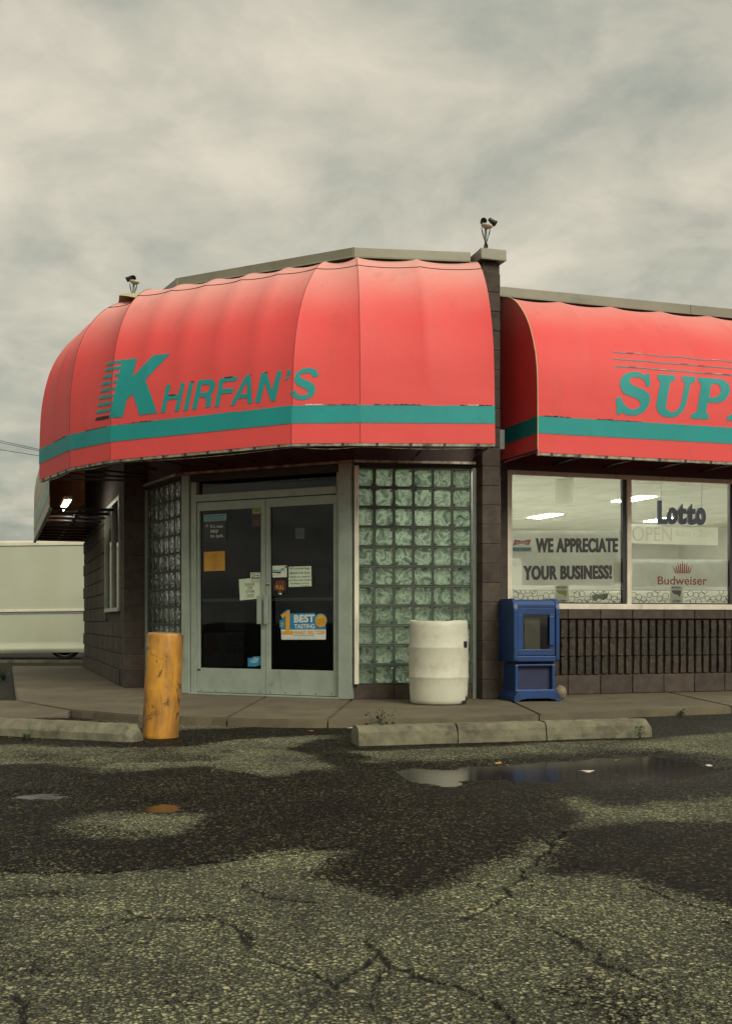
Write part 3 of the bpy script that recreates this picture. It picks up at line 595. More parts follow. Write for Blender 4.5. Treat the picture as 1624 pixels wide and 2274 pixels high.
swk = slab('sidewalk', [(-3.54, 11.66)] + f1 + [(-1.165, 9.57), (-1.06, 12.6), (-2.0, 13.2), (-2.62, 14.2), (-3.05, 14.6), (-4.95, 20.7), (-6.4, 20.8)], kind='structure', label='worn concrete sidewalk wrapping round the store')
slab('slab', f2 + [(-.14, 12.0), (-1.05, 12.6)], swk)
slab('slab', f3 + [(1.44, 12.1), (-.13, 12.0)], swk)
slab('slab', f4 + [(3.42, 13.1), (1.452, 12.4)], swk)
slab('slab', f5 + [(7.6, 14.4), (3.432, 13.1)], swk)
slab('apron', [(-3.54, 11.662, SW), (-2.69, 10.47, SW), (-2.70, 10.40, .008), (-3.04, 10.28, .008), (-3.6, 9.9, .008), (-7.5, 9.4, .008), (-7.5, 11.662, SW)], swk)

# ------------------------------------------------------------------ store: frames of its facets
C2 = Vector((1.137, 11.978, 0)); C1 = Vector((-.125, 11.82, 0)); C0 = Vector((-2.078, 12.86, 0)); Cm = Vector((-2.674, 13.98, 0))
def fr2(a, b_): return Frame(a.x, a.y, math.degrees(math.atan2(b_.y - a.y, b_.x - a.x)))
GR = fr2(C1, C2); DR = fr2(C0, C1); GL = fr2(Cm, C0)
WG = Frame(1.447, 12.34, 17.8)
lw = Vector((-math.sin(R(17.8)), math.cos(R(17.8)), 0))      # along the west wall, away from the lot
PW = Vector((-2.925, 13.90, 0))                               # outer corner of the west pier
far = PW + lw * 6.85
WW = fr2(far, PW); WLEN = 6.85
LGR, LDR, LGL = (C2 - C1).length, (C1 - C0).length, (C0 - Cm).length
PR_ = Vector((1.196, 11.82, 0)); PF = Frame(PR_.x, PR_.y, 17.8)   # east pier front
store = thing('corner_store', (0, 12.4, 0), 'brown block corner store with chamfered glass entrance and grey metal parapet cap', 'store')
store.location = (0, 0, 0)

def wall(name, fr, u0, u1, z0, z1, n0=-.22, n1=-.004, mat='wall_paint'): return fbox(name, fr, u0, u1, n0, n1, z0, z1, mat, store)
ZTOP = 4.62
wall('upper_wall', GR, 0, LGR, 2.47, ZTOP); wall('upper_wall', DR, 0.0, LDR, 2.50, ZTOP); wall('upper_wall', GL, -.10, LGL, 2.47, ZTOP)
WZ0, WZ1 = 1.015, 2.495      # wing window sill and head
wall('upper_wall', WG, -.2, 9.0, WZ1, 4.36); wall('low_wall', WG, 0, 9.0, -.05, WZ0, -.25, -.045)
wall('side_wall', WG, 0, .085, WZ0, WZ1, -.2, -.006, 'block'); wall('side_wall', WG, 4.36, 9.0, WZ0, WZ1)
wall('west_wall', WW, 0, WLEN - .2, -.05, 4.36, -.25, -.03)
# closed rooms behind the glass
def room(name, M, u0, u1, y0, y1, z0, z1, mats, skip=()):
    V = [M @ Vector(c) for c in ((u0, y0, z0), (u1, y0, z0), (u1, y1, z0), (u0, y1, z0), (u0, y0, z1), (u1, y0, z1), (u1, y1, z1), (u0, y1, z1))]
    fs = {'floor': (0, 1, 2, 3), 'ceil': (4, 7, 6, 5), 'front': (0, 4, 5, 1), 'right': (1, 5, 6, 2), 'back': (2, 6, 7, 3), 'left': (3, 7, 4, 0)}
    return obj(name, raw(name, V, [f for k, f in fs.items() if k not in skip]), mats, store)
MW = WG.mat(0, 0, 0)
room('sales_floor', MW, -1.55, 8.9, .26, 10.3, .072, 2.80, 'interior_pale', ('front',))
vp = [C1 + Vector((-.02, .16, 0)), C0 + Vector((.16, .14, 0)), Cm + Vector((.17, .06, 0)), Cm + lw * 4 + Vector((.25, 0, 0)), C1 + lw * 5.5 + Vector((-.05, 0, 0))]
V_ = [Vector((q.x, q.y, z)) for z in (.074, 2.6) for q in vp]
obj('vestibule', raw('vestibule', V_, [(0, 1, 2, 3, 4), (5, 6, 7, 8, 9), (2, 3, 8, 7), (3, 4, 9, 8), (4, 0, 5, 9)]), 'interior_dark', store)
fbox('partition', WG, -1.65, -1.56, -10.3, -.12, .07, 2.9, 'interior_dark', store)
# opaque masonry round the rooms so that daylight comes only through glass
fbox('roof_deck', WG, -2.6, 9.0, -10.4, -.3, 4.15, 4.30, 'wall_paint', store)
fbox('back_wall', WG, -1.8, 9.0, -10.6, -10.4, 0, 4.3, 'wall_paint', store)
bmr = bmesh.new(); vsr = [bmr.verts.new((q.x, q.y, 4.44)) for q in (C2 + Vector((.0, .3, 0)), C1 + Vector((.0, .28, 0)), C0 + Vector((.18, .22, 0)), Cm + Vector((.25, .05, 0)), Cm + lw * 6 + Vector((.2, 0, 0)), C2 + lw * 6)]
bmr.faces.new(vsr); obj('roof_deck', from_bm('roof', bmr), 'wall_paint', store)
ceil = fbox('ceiling_grid', WG, -1.5, 8.8, -10.2, -.28, 2.775, 2.79, 'white_frame', store)
tm = shape_box(.585, .585, .008, 0)
tm.materials.append(MATS['ceiling_tile'])
lm = shape_box(.28, .85, .006, 0); lm.materials.append(MATS['ceiling_lamp'])
LAMPS = [(a, b_) for a in (-1, 3, 7, 11) for b_ in (1, 6, 11)]
used = set()
for a, b_ in LAMPS:
    put('ceiling_light', lm, WG.mat(a * .6, -(.3 + b_ * .6), 2.7635 - .006), ceil); used |= set()
for a in range(-2, 14):
    for b_ in range(0, 16):
        if (a, b_) not in used: put('ceiling_tile', tm, WG.mat(a * .6, -(.3 + b_ * .6), 2.766), ceil)
for k, (u, n, h, ln) in enumerate(((1.2, -2.2, 1.05, 1.6), (3.6, -2.4, 1.15, 2.0), (-.6, -1.7, 1.45, .8), (5.6, -3.4, 1.3, 1.6))):
    fbox('shelf_unit', WG, u, u + ln, n - .5, n, .075, h, 'shelf', store, .02)

# ---- glass block panels
def glass_block_mesh():
    s, r, d = .0990, .086, .07
    bm = bmesh.new()
    def ring(h, y): return [bm.verts.new(c) for c in ((-h, y, -h), (h, y, -h), (h, y, h), (-h, y, h))]
    back, front, lip = ring(s, d), ring(s, .004), ring(s - .006, 0)
    inn = ring(r, .006)
    for a, b_ in ((back, front), (front, lip), (lip, inn)):
        for i in range(4): bm.faces.new((a[i], a[(i + 1) % 4], b_[(i + 1) % 4], b_[i])).material_index = 1
    # pillowed pane
    k = 4; g = [[bm.verts.new(((-r + 2 * r * i / k), .006 - .006 * math.sin(math.pi * i / k) * math.sin(math.pi * j / k), (-r + 2 * r * j / k))) for i in range(k + 1)] for j in range(k + 1)]
    for j in range(k):
        for i in range(k): f = bm.faces.new((g[j][i], g[j][i + 1], g[j + 1][i + 1], g[j + 1][i])); f.smooth = True
    bmesh.ops.remove_doubles(bm, verts=bm.verts[:], dist=.0005)
    me_ = from_bm('glass_block', bm); me_.materials.append(MATS['block_glass']); me_.materials.append(MATS['block_rim']); return me_
gbm = glass_block_mesh()
def glass_panel(fr, u0, u1, ncol, z0, nrow):
    p = .2032
    bm = bmesh.new(); M = fr.mat(0, 0, 0); c0 = u1 - ncol * p if fr is GL else u0
    for i in range(ncol + 1): bm_box(bm, M, c0 + i * p - .003, c0 + i * p + .003, .012, .075, z0, z0 + nrow * p)
    for j in range(nrow + 1): bm_box(bm, M, c0, c0 + ncol * p, .0135, .0735, z0 + j * p - .003, z0 + j * p + .003)
    pan = obj('glass_block_panel', from_bm('panel', bm), 'block_mortar', store)
    for i in range(ncol):
        for j in range(nrow):
            M2 = fr.mat(c0 + (i + .5) * p, -.004 + random.uniform(-.0015, .0015), z0 + (j + .5) * p)
            if random.random() < .5: M2 = M2 @ Matrix.Rotation(math.pi, 4, 'Y')
            put('glass_block', gbm, M2 @ Matrix.Rotation(random.uniform(-.006, .006), 4, 'X') @ Matrix.Rotation(random.uniform(-.006, .006), 4, 'Z'), pan)
GB0 = .225
glass_panel(GR, .012, LGR, 6, GB0, 11); glass_panel(GL, 0.01, LGL - .012, 6, GB0, 11)
fbox('edge_channel', GR, LGR - .025, LGR + .012, -.07, .012, .07, 2.47, 'aluminium', store)
fbox('edge_channel', GL, -.012, .02, -.07, .012, .07, 2.47, 'aluminium', store)
for fr, L in ((GR, LGR), (GL, LGL)):   # base course under the glass blocks
    me_ = shape_box(L / 3 - .008, .12, GB0 - SW - .012, .006); me_.materials.append(MATS['block'])
    bc = fbox('base_course', fr, 0.0, L, -.10, -.012, 0, GB0 - .006, 'mortar', store)
    for i in range(3): put('base_block', me_, fr.mat((i + .5) * L / 3, 0.0, SW), bc)

# ---- masonry piers
def pier(fr, wdt, dep, top, lo=0.0):
    core = fbox('pier', fr, .006, wdt - .006, -dep + .006, -.006, 0, top, 'mortar', store)
    me_ = shape_box(wdt, dep, .192, .005); me_.materials.append(MATS['block'])
    k = int((top - .05) / .2)
    for j in range(k): put('pier_block', me_, fr.mat(wdt / 2, random.uniform(-.002, .002), SW + j * .2 + .004), core)
    return core
pier(PF, .20, .42, 4.58)
PFW = Frame(*(PW + Vector((0, 0, 0)))[:2], 17.8)
pier(PFW, .265, .42, 4.58)

# ---- parapet caps
def cap(name, fr, u0, u1, z0, z1, out_=.045):
    bm = bmesh.new(); M = fr.mat(0, 0, 0)
    pr = [(.30, z0 + .01), (.30, z1 - .012), (-out_, z1), (-out_ - .004, z0 + .018), (-out_ - .016, z0), (-out_ + .01, z0 + .006)]
    a = [bm.verts.new(M @ Vector((u0, y, z))) for y, z in pr]; b2 = [bm.verts.new(M @ Vector((u1, y, z))) for y, z in pr]
    k = len(pr); bm.faces.new(a); bm.faces.new(b2[::-1])
    for i in range(k): bm.faces.new((a[i], a[(i + 1) % k], b2[(i + 1) % k], b2[i]))
    return obj(name, from_bm(name, bm), 'coping', store)
cap('coping', GR, -.02, LGR - .06, 4.60, 4.705); cap('coping', DR, -.03, LDR + .028, 4.602, 4.707); cap('coping', GL, 0, LGL + .03, 4.601, 4.706)
cap('pier_cap', PF, -.035, .245, 4.585, 4.70, .05)
fbox('pier_cap', PFW, -.04, .30, -.3, .04, 4.585, 4.70, 'coping', store)
for k in range(3): cap('coping', WG, -.28 + k * 2.6, -.28 + (k + 1) * 2.6 - .006, 4.345, 4.455, .05)
up = WG.mat(0, 0, 0)
cap('coping', Frame(*WG.p(4.55, -1.6, 0)[:2], 17.8), 0, 4, 4.60, 4.72)
wall('upper_wall', Frame(*WG.p(4.55, -1.6, 0)[:2], 17.8), 0, 4, 4.2, 4.61)

# ---- wing masonry below the windows
def fluted_mesh(seed):
    rg = random.Random(seed); bm = bmesh.new()
    for k in range(4):
        c = -.15 + .1 * k; w_ = .031
        vs = []
        for j in range(4):
            z = .006 + j * (.188 / 3); 
            for s in (-1, 1):
                vs.append(bm.verts.new((c + s * w_ + rg.uniform(-.003, .003), -.028 + rg.uniform(-.007, .008), z)))
        bk = [bm.verts.new((c + s * (w_ + .002), .03, z)) for z in (.006, .194) for s in (-1, 1)]
        for j in range(3): bm.faces.new((vs[2 * j], vs[2 * j + 1], vs[2 * j + 3], vs[2 * j + 2]))
        bm.faces.new((bk[0], vs[0], vs[2], vs[4], vs[6], bk[2])); bm.faces.new((vs[1], bk[1], bk[3], vs[7], vs[5], vs[3]))
        bm.faces.new((bk[2], vs[6], vs[7], bk[3])); bm.faces.new((bk[0], bk[1], vs[1], vs[0]))
    bm_box(bm, I4, -.196, .196, .012, .04, .006, .194)
    me_ = from_bm('fluted_block', bm); me_.materials.append(MATS['split_block']); return me_
FL = [fluted_mesh(s) for s in range(6)]
flw = fbox('fluted_wall', WG, 0, 4.9, -.048, -.042, .28, .90, 'mortar', store)
for j in range(3):
    for i in range(12):
        put('fluted_block', random.choice(FL), WG.mat(.2 + i * .4 + (.0 if j % 2 else .2), -.02, .288 + j * .203), flw)
me_ = shape_box(.392, .06, .205, .005); me_.materials.append(MATS['block'])
bcw = fbox('base_course', WG, 0, 4.9, -.048, -.014, 0, .285, 'mortar', store)
for i in range(12): put('base_block', me_, WG.mat(.2 + i * .4, .006 + random.uniform(-.002, .002), .074), bcw)
me_ = shape_box(.392, .06, .100, .005); me_.materials.append(MATS['block'])
scw = fbox('sill_course', WG, 0, 4.9, -.048, -.014, .90, 1.005, 'mortar', store)
for i in range(12): put('sill_block', me_, WG.mat(.2 + i * .4, .006 + random.uniform(-.002, .002), .903), scw)

# ---- wing windows
WIN = [(.085, 1.535), (1.535, 2.93), (2.93, 4.35)]
win = fbox('window_frame', WG, .075, 4.365, -.06, .012, WZ0 - .008, WZ0 + .052, 'white_frame', store, .004)
fbox('head_member', WG, .075, 4.365, -.06, .006, WZ1 - .04, WZ1 + .01, 'white_frame', win, .003)
fbox('jamb', WG, .075, .128, -.062, .010, WZ0 + .05, WZ1 - .038, 'white_frame', win, .003)
for u in (1.535, 2.93):
    fbox('mullion', WG, u - .004, u + .05, -.062, .010, WZ0 + .05, WZ1 - .038, 'white_frame', win, .003)
    fbox('gasket', WG, u - .05, u - .006, -.06, -.012, WZ0 + .05, WZ1 - .038, 'dark_metal', win)
for a, b_ in WIN:
    fbox('glazing_bead', WG, a + .05, b_ - .05, -.05, -.02, WZ0 + .052, WZ0 + .066, 'dark_metal', win)
    V_ = [WG.p(u, -.035, z) for u, z in ((a + .03, WZ0 + .04), (b_, WZ0 + .04), (b_, WZ1 - .03), (a + .03, WZ1 - .03))]
    obj('glass_pane', raw('pane', V_, [(0, 1, 2, 3)]), 'glass', win)
fbox('header_trim', WG, -.05, 9, -.02, .03, WZ1 + .012, WZ1 + .075, 'wall_paint', store)

# ---- entrance: jambs, transom, two leaves
def tu(x): return DR.uz(x, 1400)[0]
uL0, uL1 = tu(407), tu(423); uR0, uR1 = tu(757), LDR - .004
ent = fbox('entrance_frame', DR, uL0, uL1, -.12, .035, SW + .005, 2.50, 'aluminium', store, .003)
fbox('jamb', DR, uR0, uR1, -.12, .06, SW + .005, 2.50, 'aluminium', ent, .003)
fbox('jamb_trim', GR, .0, .045, .0, .06, SW + .16, 2.47, 'white_frame', ent, .002)
fbox('inner_jamb', DR, uL1 + .012, uL1 + .085, -.10, .012, SW + .005, 2.42, 'aluminium', ent, .002)
fbox('inner_jamb', DR, uR0 - .05, uR0 - .004, -.10, .012, SW + .005, 2.42, 'aluminium', ent, .002)
ZD0, ZD1 = .094, 2.19
fbox('door_head', DR, uL1 + .086, uR0 - .051, -.10, .02, ZD1 + .008, ZD1 + .085, 'aluminium', ent, .002)
fbox('transom_head', DR, uL1 + .002, uR0 - .002, -.10, .01, 2.425, 2.50, 'wall_paint', ent)
V_ = [DR.p(u, -.05, z) for u, z in ((uL1, ZD1 + .08), (uR0, ZD1 + .08), (uR0, 2.43), (uL1, 2.43))]
obj('transom_pane', raw('pane', V_, [(0, 1, 2, 3)]), 'door_glass', ent)
fbox('threshold', DR, uL1 + .005, uR0, -.10, .055, SW + .001, SW + .018, 'aluminium', ent, .003)
ua, ub, uc = uL1 + .088, tu(589), uR0 - .053
for k, (a, b_) in enumerate(((ua, ub - .003), (ub + .003, uc))):
    sl_, sr_ = (.035, .055) if k == 0 else (.055, .04)
    d = fbox('door', DR, a, b_, -.045, -.0, ZD0, ZD0 + .265, 'aluminium', store, .003)
    d['label'] = ['glass door leaf with paper notices', 'glass door leaf with bright drink sticker'][k]
    fbox('top_rail', DR, a, b_, -.045, .0, ZD1 - .095, ZD1, 'aluminium', d, .003)
    fbox('stile', DR, a, a + sl_, -.045, -.001, ZD0 + .265, ZD1 - .095, 'aluminium', d, .002)
    fbox('stile', DR, b_ - sr_, b_, -.045, -.001, ZD0 + .265, ZD1 - .095, 'aluminium', d, .002)
    V_ = [DR.p(u, -.025, z) for u, z in ((a + .02, ZD0 + .25), (b_ - .02, ZD0 + .25), (b_ - .02, ZD1 - .08), (a + .02, ZD1 - .08))]
    obj('glass_pane', raw('pane', V_, [(0, 1, 2, 3)]), 'door_glass', d)
    fbox('push_bar', DR, a + .04, b_ - .04, -.075, -.045, 1.09, 1.125, 'aluminium', d, .004)
    hu = b_ - .105 if k == 0 else a + .015
    h = fbox('pull_handle', DR, hu + (.035 if k == 0 else 0), hu + (.085 if k == 0 else .045), .045, .058, .845, 1.15, 'aluminium', d, .003)
    fbox('handle_leg', DR, hu + .01 + (.03 if k == 0 else 0), hu + .03 + (.03 if k == 0 else 0), -.002, .046, .87, .89, 'aluminium', d)
    fbox('handle_leg', DR, hu + .01 + (.03 if k == 0 else 0), hu + .03 + (.03 if k == 0 else 0), -.002, .046, 1.105, 1.125, 'aluminium', d)
    for q in range(5):
        c = DR.p(a + .06 + q * (b_ - a - .12) / 4, .0, ZD0 + .02)
        lathe('screw', [(.006, 0), (.006, .003), (.003, .005)], 'dark_metal', d, 8, Matrix.Translation(c) @ DR.mat(0, 0, 0).to_3x3().to_4x4() @ Matrix.Rotation(R(90), 4, 'X'))
    if k == 1:
        lathe('lock_cylinder', [(.019, 0), (.019, .006), (.014, .010), (.006, .011)], 'rim', d, 20, Matrix.Translation(DR.px(593 + 2, 1296, .0)) @ DR.mat(0, 0, 0).to_3x3().to_4x4() @ Matrix.Rotation(R(90), 4, 'X'))
    else:
        fbox('maker_plate', DR, a + .005, a + .05, .0, .002, ZD0 + .235, ZD0 + .252, 'dark_metal', d)
# ledge under the awning along the wall heads
for fr, L in ((GR, LGR), (DR, LDR), (GL, LGL)): fbox('head_ledge', fr, .0, L - .005, -.02, .05, 2.505, 2.53, 'rail_metal', store)
fbox('meter_box', PF, .205, .26, -.16, -.02, 2.66, 2.86, 'grey_box', store, .004)
# inside the vestibule: dim cards and racks behind the doors
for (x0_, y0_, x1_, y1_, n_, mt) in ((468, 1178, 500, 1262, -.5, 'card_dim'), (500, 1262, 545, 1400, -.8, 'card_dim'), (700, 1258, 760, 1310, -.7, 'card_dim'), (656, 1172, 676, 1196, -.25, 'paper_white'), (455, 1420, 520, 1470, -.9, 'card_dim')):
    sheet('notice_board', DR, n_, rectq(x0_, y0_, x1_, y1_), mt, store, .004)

# ---- west wall: blocks and window
me_ = shape_box(.392, .04, .192, .005); me_.materials.append(MATS['block'])
flw2 = fbox('block_courses', WW, 0.0, WLEN - .21, -.031, -.026, .0, 2.6, 'mortar', store)
ww0, ww1 = WLEN - 2.35, WLEN - .42
for j in range(12):
    z = SW + .004 + j * .2
    for i in range(16):
        u = .2 + i * .4 + (.2 if j % 2 else 0)
        if u > WLEN - .40: continue
        if 4 <= j and z < 2.35 and ww0 - .2 < u < ww1 + .2: continue
        if j == 0 or j > 3 and False: put('wall_block', me_, WW.mat(u, .015, z), flw2)
        elif 1 <= j <= 11: put('wall_block', me_, WW.mat(u, random.uniform(-.003, .003), z), flw2)
wwf = fbox('west_window', WW, ww0, ww1, -.04, .03, 1.0, 1.05, 'aluminium', store, .003)
for u in (ww0, (ww0 + ww1) / 2, ww1 - .05): fbox('mullion', WW, u, u + .05, -.04, .022, 1.05, 2.4, 'aluminium', wwf)
fbox('head_member', WW, ww0, ww1, -.04, .02, 2.4, 2.45, 'aluminium', wwf)
V_ = [WW.p(u, -.012, z) for u, z in ((ww0, 1.05), (ww1, 1.05), (ww1, 2.4), (ww0, 2.4))]
obj('glass_pane', raw('pane', V_, [(0, 1, 2, 3)]), 'glass', wwf)
fbox('poster', WW, ww0 + .06, ww0 + .9, -.024, -.020, 1.06, 2.3, 'curtain', wwf); fbox('poster', WW, ww0 + 1.02, ww1 - .3, -.024, -.020, 1.06, 1.62, 'curtain_red', wwf)
fbox('poster', WW, ww1 - .55, ww1 - .06, -.0195, -.016, 1.25, 2.2, 'curtain', wwf)

# ------------------------------------------------------------------ awnings
def smooth_prof(p, it=3):
    p = [np.array(q, float) for q in p]
    for _ in range(it):
        q = [p[0]]
        for a, b_ in zip(p[:-1], p[1:]): q += [a * .75 + b_ * .25, a * .25 + b_ * .75]
        q.append(p[-1]); p = q
    return np.array(p)
def resample(p, ts):
    s = np.concatenate([[0], np.cumsum(np.hypot(*np.diff(p, axis=0).T))]); s /= s[-1]
    return np.stack([np.interp(ts, s, p[:, 0]), np.interp(ts, s, p[:, 1])], 1)
class Awning:
    def __init__(s, root, A, W, P, ribs, sag=.038, nu=30):
        s.root, s.nu = root, nu; s.ts = np.linspace(0, 1, 40)
        s.A = [np.array(a, float) for a in A]; s.W = [np.array(a, float) for a in W]
        s.P = [resample(smooth_prof(p), s.ts) for p in P]; s.ribs = ribs; s.sag = sag
        s.zb = P[0][-1][1]
    def grid(s, i, u):
        """profile points at fraction u of segment i"""
        A = s.A[i] * (1 - u) + s.A[i + 1] * u; W = s.W[i] * (1 - u) + s.W[i + 1] * u; P = s.P[i] * (1 - u) + s.P[i + 1] * u
        k = s.ribs[i]; fr_ = (u * k) % 1.0; dip = abs(math.sin(math.pi * fr_)) ** .75
        hgt = np.clip((P[:, 1] - (s.zb + .45)) / .9, 0, 1) * np.clip((4.66 - P[:, 1]) / .05 , 0.45, 1)
        sg = s.sag * dip * hgt * (np.linalg.norm(s.A[i + 1] - s.A[i]) / k / .6)
        nrm = np.gradient(P, axis=0); nn = np.stack([-nrm[:, 1], nrm[:, 0]], 1); nn /= np.linalg.norm(nn, axis=1)[:, None] + 1e-9
        D = P[:, 0] - sg * nn[:, 0] * 1.0; Zz = P[:, 1] - sg * np.abs(nn[:, 1])
        xy = W[None] + (A - W)[None] * D[:, None]
        return np.concatenate([xy, Zz[:, None]], 1)
    def build(s, mat, panel='fabric_panel', mats=None):
        s.V, s.Fc = [], []
        for i in range(len(s.A) - 1):
            g = [s.grid(i, j / s.nu) for j in range(s.nu + 1)]; m_ = len(s.ts)
            V_ = [tuple(q) for c in g for q in c]; f_ = [(j * m_ + k, j * m_ + k + 1, (j + 1) * m_ + k + 1, (j + 1) * m_ + k) for j in range(s.nu) for k in range(m_ - 1)]
            o = obj(panel, raw(panel, V_, f_, True), mats[i] if mats else mat, s.root)
            b_ = len(s.V); s.V += V_; s.Fc += [tuple(q + b_ for q in f) for f in f_]
        # orient outward and weld for casting print onto the cloth
        s.bvh = BVHTree.FromPolygons([Vector(v) for v in s.V], s.Fc)
    def hit(s, x, y, off):
        d = Vector(((x - CX) / F, 1, (CY - y) / F)).normalized(); c = Vector((0, 0, CAMZ))
        l, n_, _, _ = s.bvh.ray_cast(c, d)
        if l is None: return None
        if n_.dot(d) > 0: n_ = -n_
        return l + n_ * off
    def band(s, i, z0, z1, off, mat, name, u0=0.0, u1=1.0, rag=0.0, seed=0):
        """strip of print between two heights on segment i"""
        V_, f_ = [], []; k = 60; rg = random.Random(seed); rows = 4; rz = 0
        for j in range(k + 1):
            u = u0 + (u1 - u0) * j / k; g = s.grid(i, u); A = s.A[i] * (1 - u) + s.A[i + 1] * u; W = s.W[i] * (1 - u) + s.W[i + 1] * u
            o_ = (A - W); o_ = o_ / np.linalg.norm(o_)
            rz = rz * .6 + rg.uniform(-1, 1) * rag * (1 if rg.random() > .55 else .2)
            for q in range(rows + 1):
                z = z0 + (z1 + rz - z0) * q / rows; x_ = np.interp(z, g[::-1, 2], g[::-1, 0]); y_ = np.interp(z, g[::-1, 2], g[::-1, 1])
                V_.append((x_ + o_[0] * off, y_ + o_[1] * off, z))
        for j in range(k):
            for q in range(rows): a = j * (rows + 1) + q; f_.append((a, a + rows + 1, a + rows + 2, a + 1))
        return obj(name, raw(name, V_, f_, True), mat, s.root)
    def print_px(s, name, rings, mat, off=.004, holes=(), step=14.0, parent=None):
        """flat print cut from an outline and laid on the cloth"""
        bm = bmesh.new()
        def add(r):
            vs = [bm.verts.new((x, y, 0)) for x, y in r]
            return [bm.edges.new((vs[i], vs[(i + 1) % len(vs)])) for i in range(len(vs))]
        es = []
        for r in rings: es += add(r)
        for r in holes: es += add(r)
        bmesh.ops.triangle_fill(bm, use_beauty=True, use_dissolve=False, edges=es)
        xs = [v.co.x for v in bm.verts]; ys = [v.co.y for v in bm.verts]
        y = min(ys) + step
        while y < max(ys): bmesh.ops.bisect_plane(bm, geom=bm.verts[:] + bm.edges[:] + bm.faces[:], plane_co=(0, y, 0), plane_no=(0, 1, 0)); y += step
        x = min(xs) + step
        while x < max(xs): bmesh.ops.bisect_plane(bm, geom=bm.verts[:] + bm.edges[:] + bm.faces[:], plane_co=(x, 0, 0), plane_no=(1, 0, 0)); x += step
        bad = []
        for v in bm.verts:
            q = s.hit(v.co.x, v.co.y, off)
            if q is None: bad.append(v)
            else: v.co = q
        if bad: bmesh.ops.delete(bm, geom=bad, context='VERTS')
        for f in bm.faces:
            f.smooth = True
        me_ = bpy.data.meshes.new(name); bm.to_mesh(me_); bm.free()
        return obj(name, me_, mat, parent or s.root)
    def seam(s, i, u, mat='seam', r=.0024, off=.001):
        g = s.grid(i, u); A = s.A[i] * (1 - u) + s.A[i + 1] * u; W = s.W[i] * (1 - u) + s.W[i + 1] * u; o_ = (A - W); o_ /= np.linalg.norm(o_)
        return tube('seam', [(q[0] + o_[0] * off, q[1] + o_[1] * off, q[2] + off) for q in g[2:]], r, mat, s.root, 5)
    def row(s, z, off=0.0):
        r = []
        for i in range(len(s.A) - 1):
            for j in range(s.nu + (i == len(s.A) - 2)):
                g = s.grid(i, j / s.nu); u = j / s.nu; A = s.A[i] * (1 - u) + s.A[i + 1] * u; W = s.W[i] * (1 - u) + s.W[i + 1] * u; o_ = (A - W); o_ /= np.linalg.norm(o_)
                r.append(Vector((np.interp(z, g[::-1, 2], g[::-1, 0]) + o_[0] * off, np.interp(z, g[::-1, 2], g[::-1, 1]) + o_[1] * off, z + abs(off))))
        return r
    def frame(s, inset=.03):
        """metal bottom rail with clips, wall-to-front tubes"""
        n_ = len(s.A)
        for i in range(n_ - 1):
            a, b_ = s.A[i], s.A[i + 1]; wa, wb = s.W[i], s.W[i + 1]
            fr = Frame(a[0], a[1], 0); L = float(np.linalg.norm(b_ - a)); dr = (b_ - a) / L
            f2 = Frame(a[0], a[1], math.degrees(math.atan2(dr[1], dr[0])))
            if f2.n.dot(Vector((*(a - wa), 0))) < 0: f2 = Frame(b_[0], b_[1], f2.deg + 180)
            fbox('bottom_rail', f2, 0, L, -.045, -.004, s.zb - .026, s.zb - .001, 'rail_metal', s.root)
            kk = max(2, int(L / .26))
            for q in range(kk): fbox('rail_clip', f2, (q + .5) * L / kk - .012, (q + .5) * L / kk + .012, -.02, .004, s.zb - .034, s.zb + .002, 'dark_metal', s.root)
            for q in range(s.ribs[i] + (i == n_ - 2)):
                t = q / s.ribs[i]; p0 = a * (1 - t) + b_ * t; p1 = wa * (1 - t) + wb * t
                tube('frame_tube', [(*p1, s.zb + .02), (*(p0 * .98 + p1 * .02), s.zb + .02)], .013, 'dark_metal', s.root, 6)

PRr = [(0, 4.62), (.16, 4.56), (.335, 4.45), (.58, 4.21), (.736, 3.99), (.85, 3.75), (.925, 3.49), (.955, 3.27), (.975, 2.95), (1, 2.565)]
PLl = [(0, 4.62), (.335, 4.55), (.58, 4.40), (.736, 4.22), (.85, 4.02), (.925, 3.80), (.985, 3.44), (1.0, 3.1), (1.0, 2.95), (1, 2.565)]
def pmix(a): return [((1 - a) * p[0] + a * q[0], (1 - a) * p[1] + a * q[1]) for p, q in zip(PRr, [(0, 4.62), (.18, 4.59), (.335, 4.55), (.58, 4.40), (.736, 4.22), (.85, 4.02), (.925, 3.80), (.985, 3.44), (1.0, 3.0), (1, 2.565)])]
aw = thing('corner_awning', (0, 0, 0), 'faded red barrel awning with teal band and store name over the entrance', 'awning')
CA = Awning(aw, [(1.229, 10.94), (-.054, 10.886), (-.71, 10.925), (-2.68, 12.056), (-3.264, 12.66), (-3.907, 13.76)],
            [(1.135, 11.95), (-.10, 11.80), (-.40, 11.95), (-2.36, 12.95), (-2.55, 13.45), (-2.674, 13.98)],
            [PRr, PRr, PRr, pmix(.55), pmix(1), pmix(1)], [2, 1, 5, 1, 2])
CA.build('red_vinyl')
for i in range(5): CA.band(i, 2.757, 2.930, .004, 'teal_vinyl', 'teal_band', rag=.0035, seed=i)
for i, (u0, u1) in ((0, (.02, .26)), (0, (.55, .9)), (1, (.05, .5)), (3, (.1, .6)), (4, (.1, .5)), (2, (.75, .95))):
    CA.band(i, 2.9285, 2.9345, .006, 'torn_edge', 'torn_edge', u0, u1, .006, 11 + i)
CA.band(0, 2.930, 2.938, .0065, 'bare_white', 'torn_edge', .12, .2, .005, 5); CA.band(1, 2.930, 2.940, .0065, 'bare_white', 'torn_edge', .55, .8, .006, 6)
for i in range(1, 5): CA.seam(i, 0.0)
tube('seam', [q for q in CA.row(4.435, .003)], .0035, 'torn_edge', aw, 5)
CA.frame()
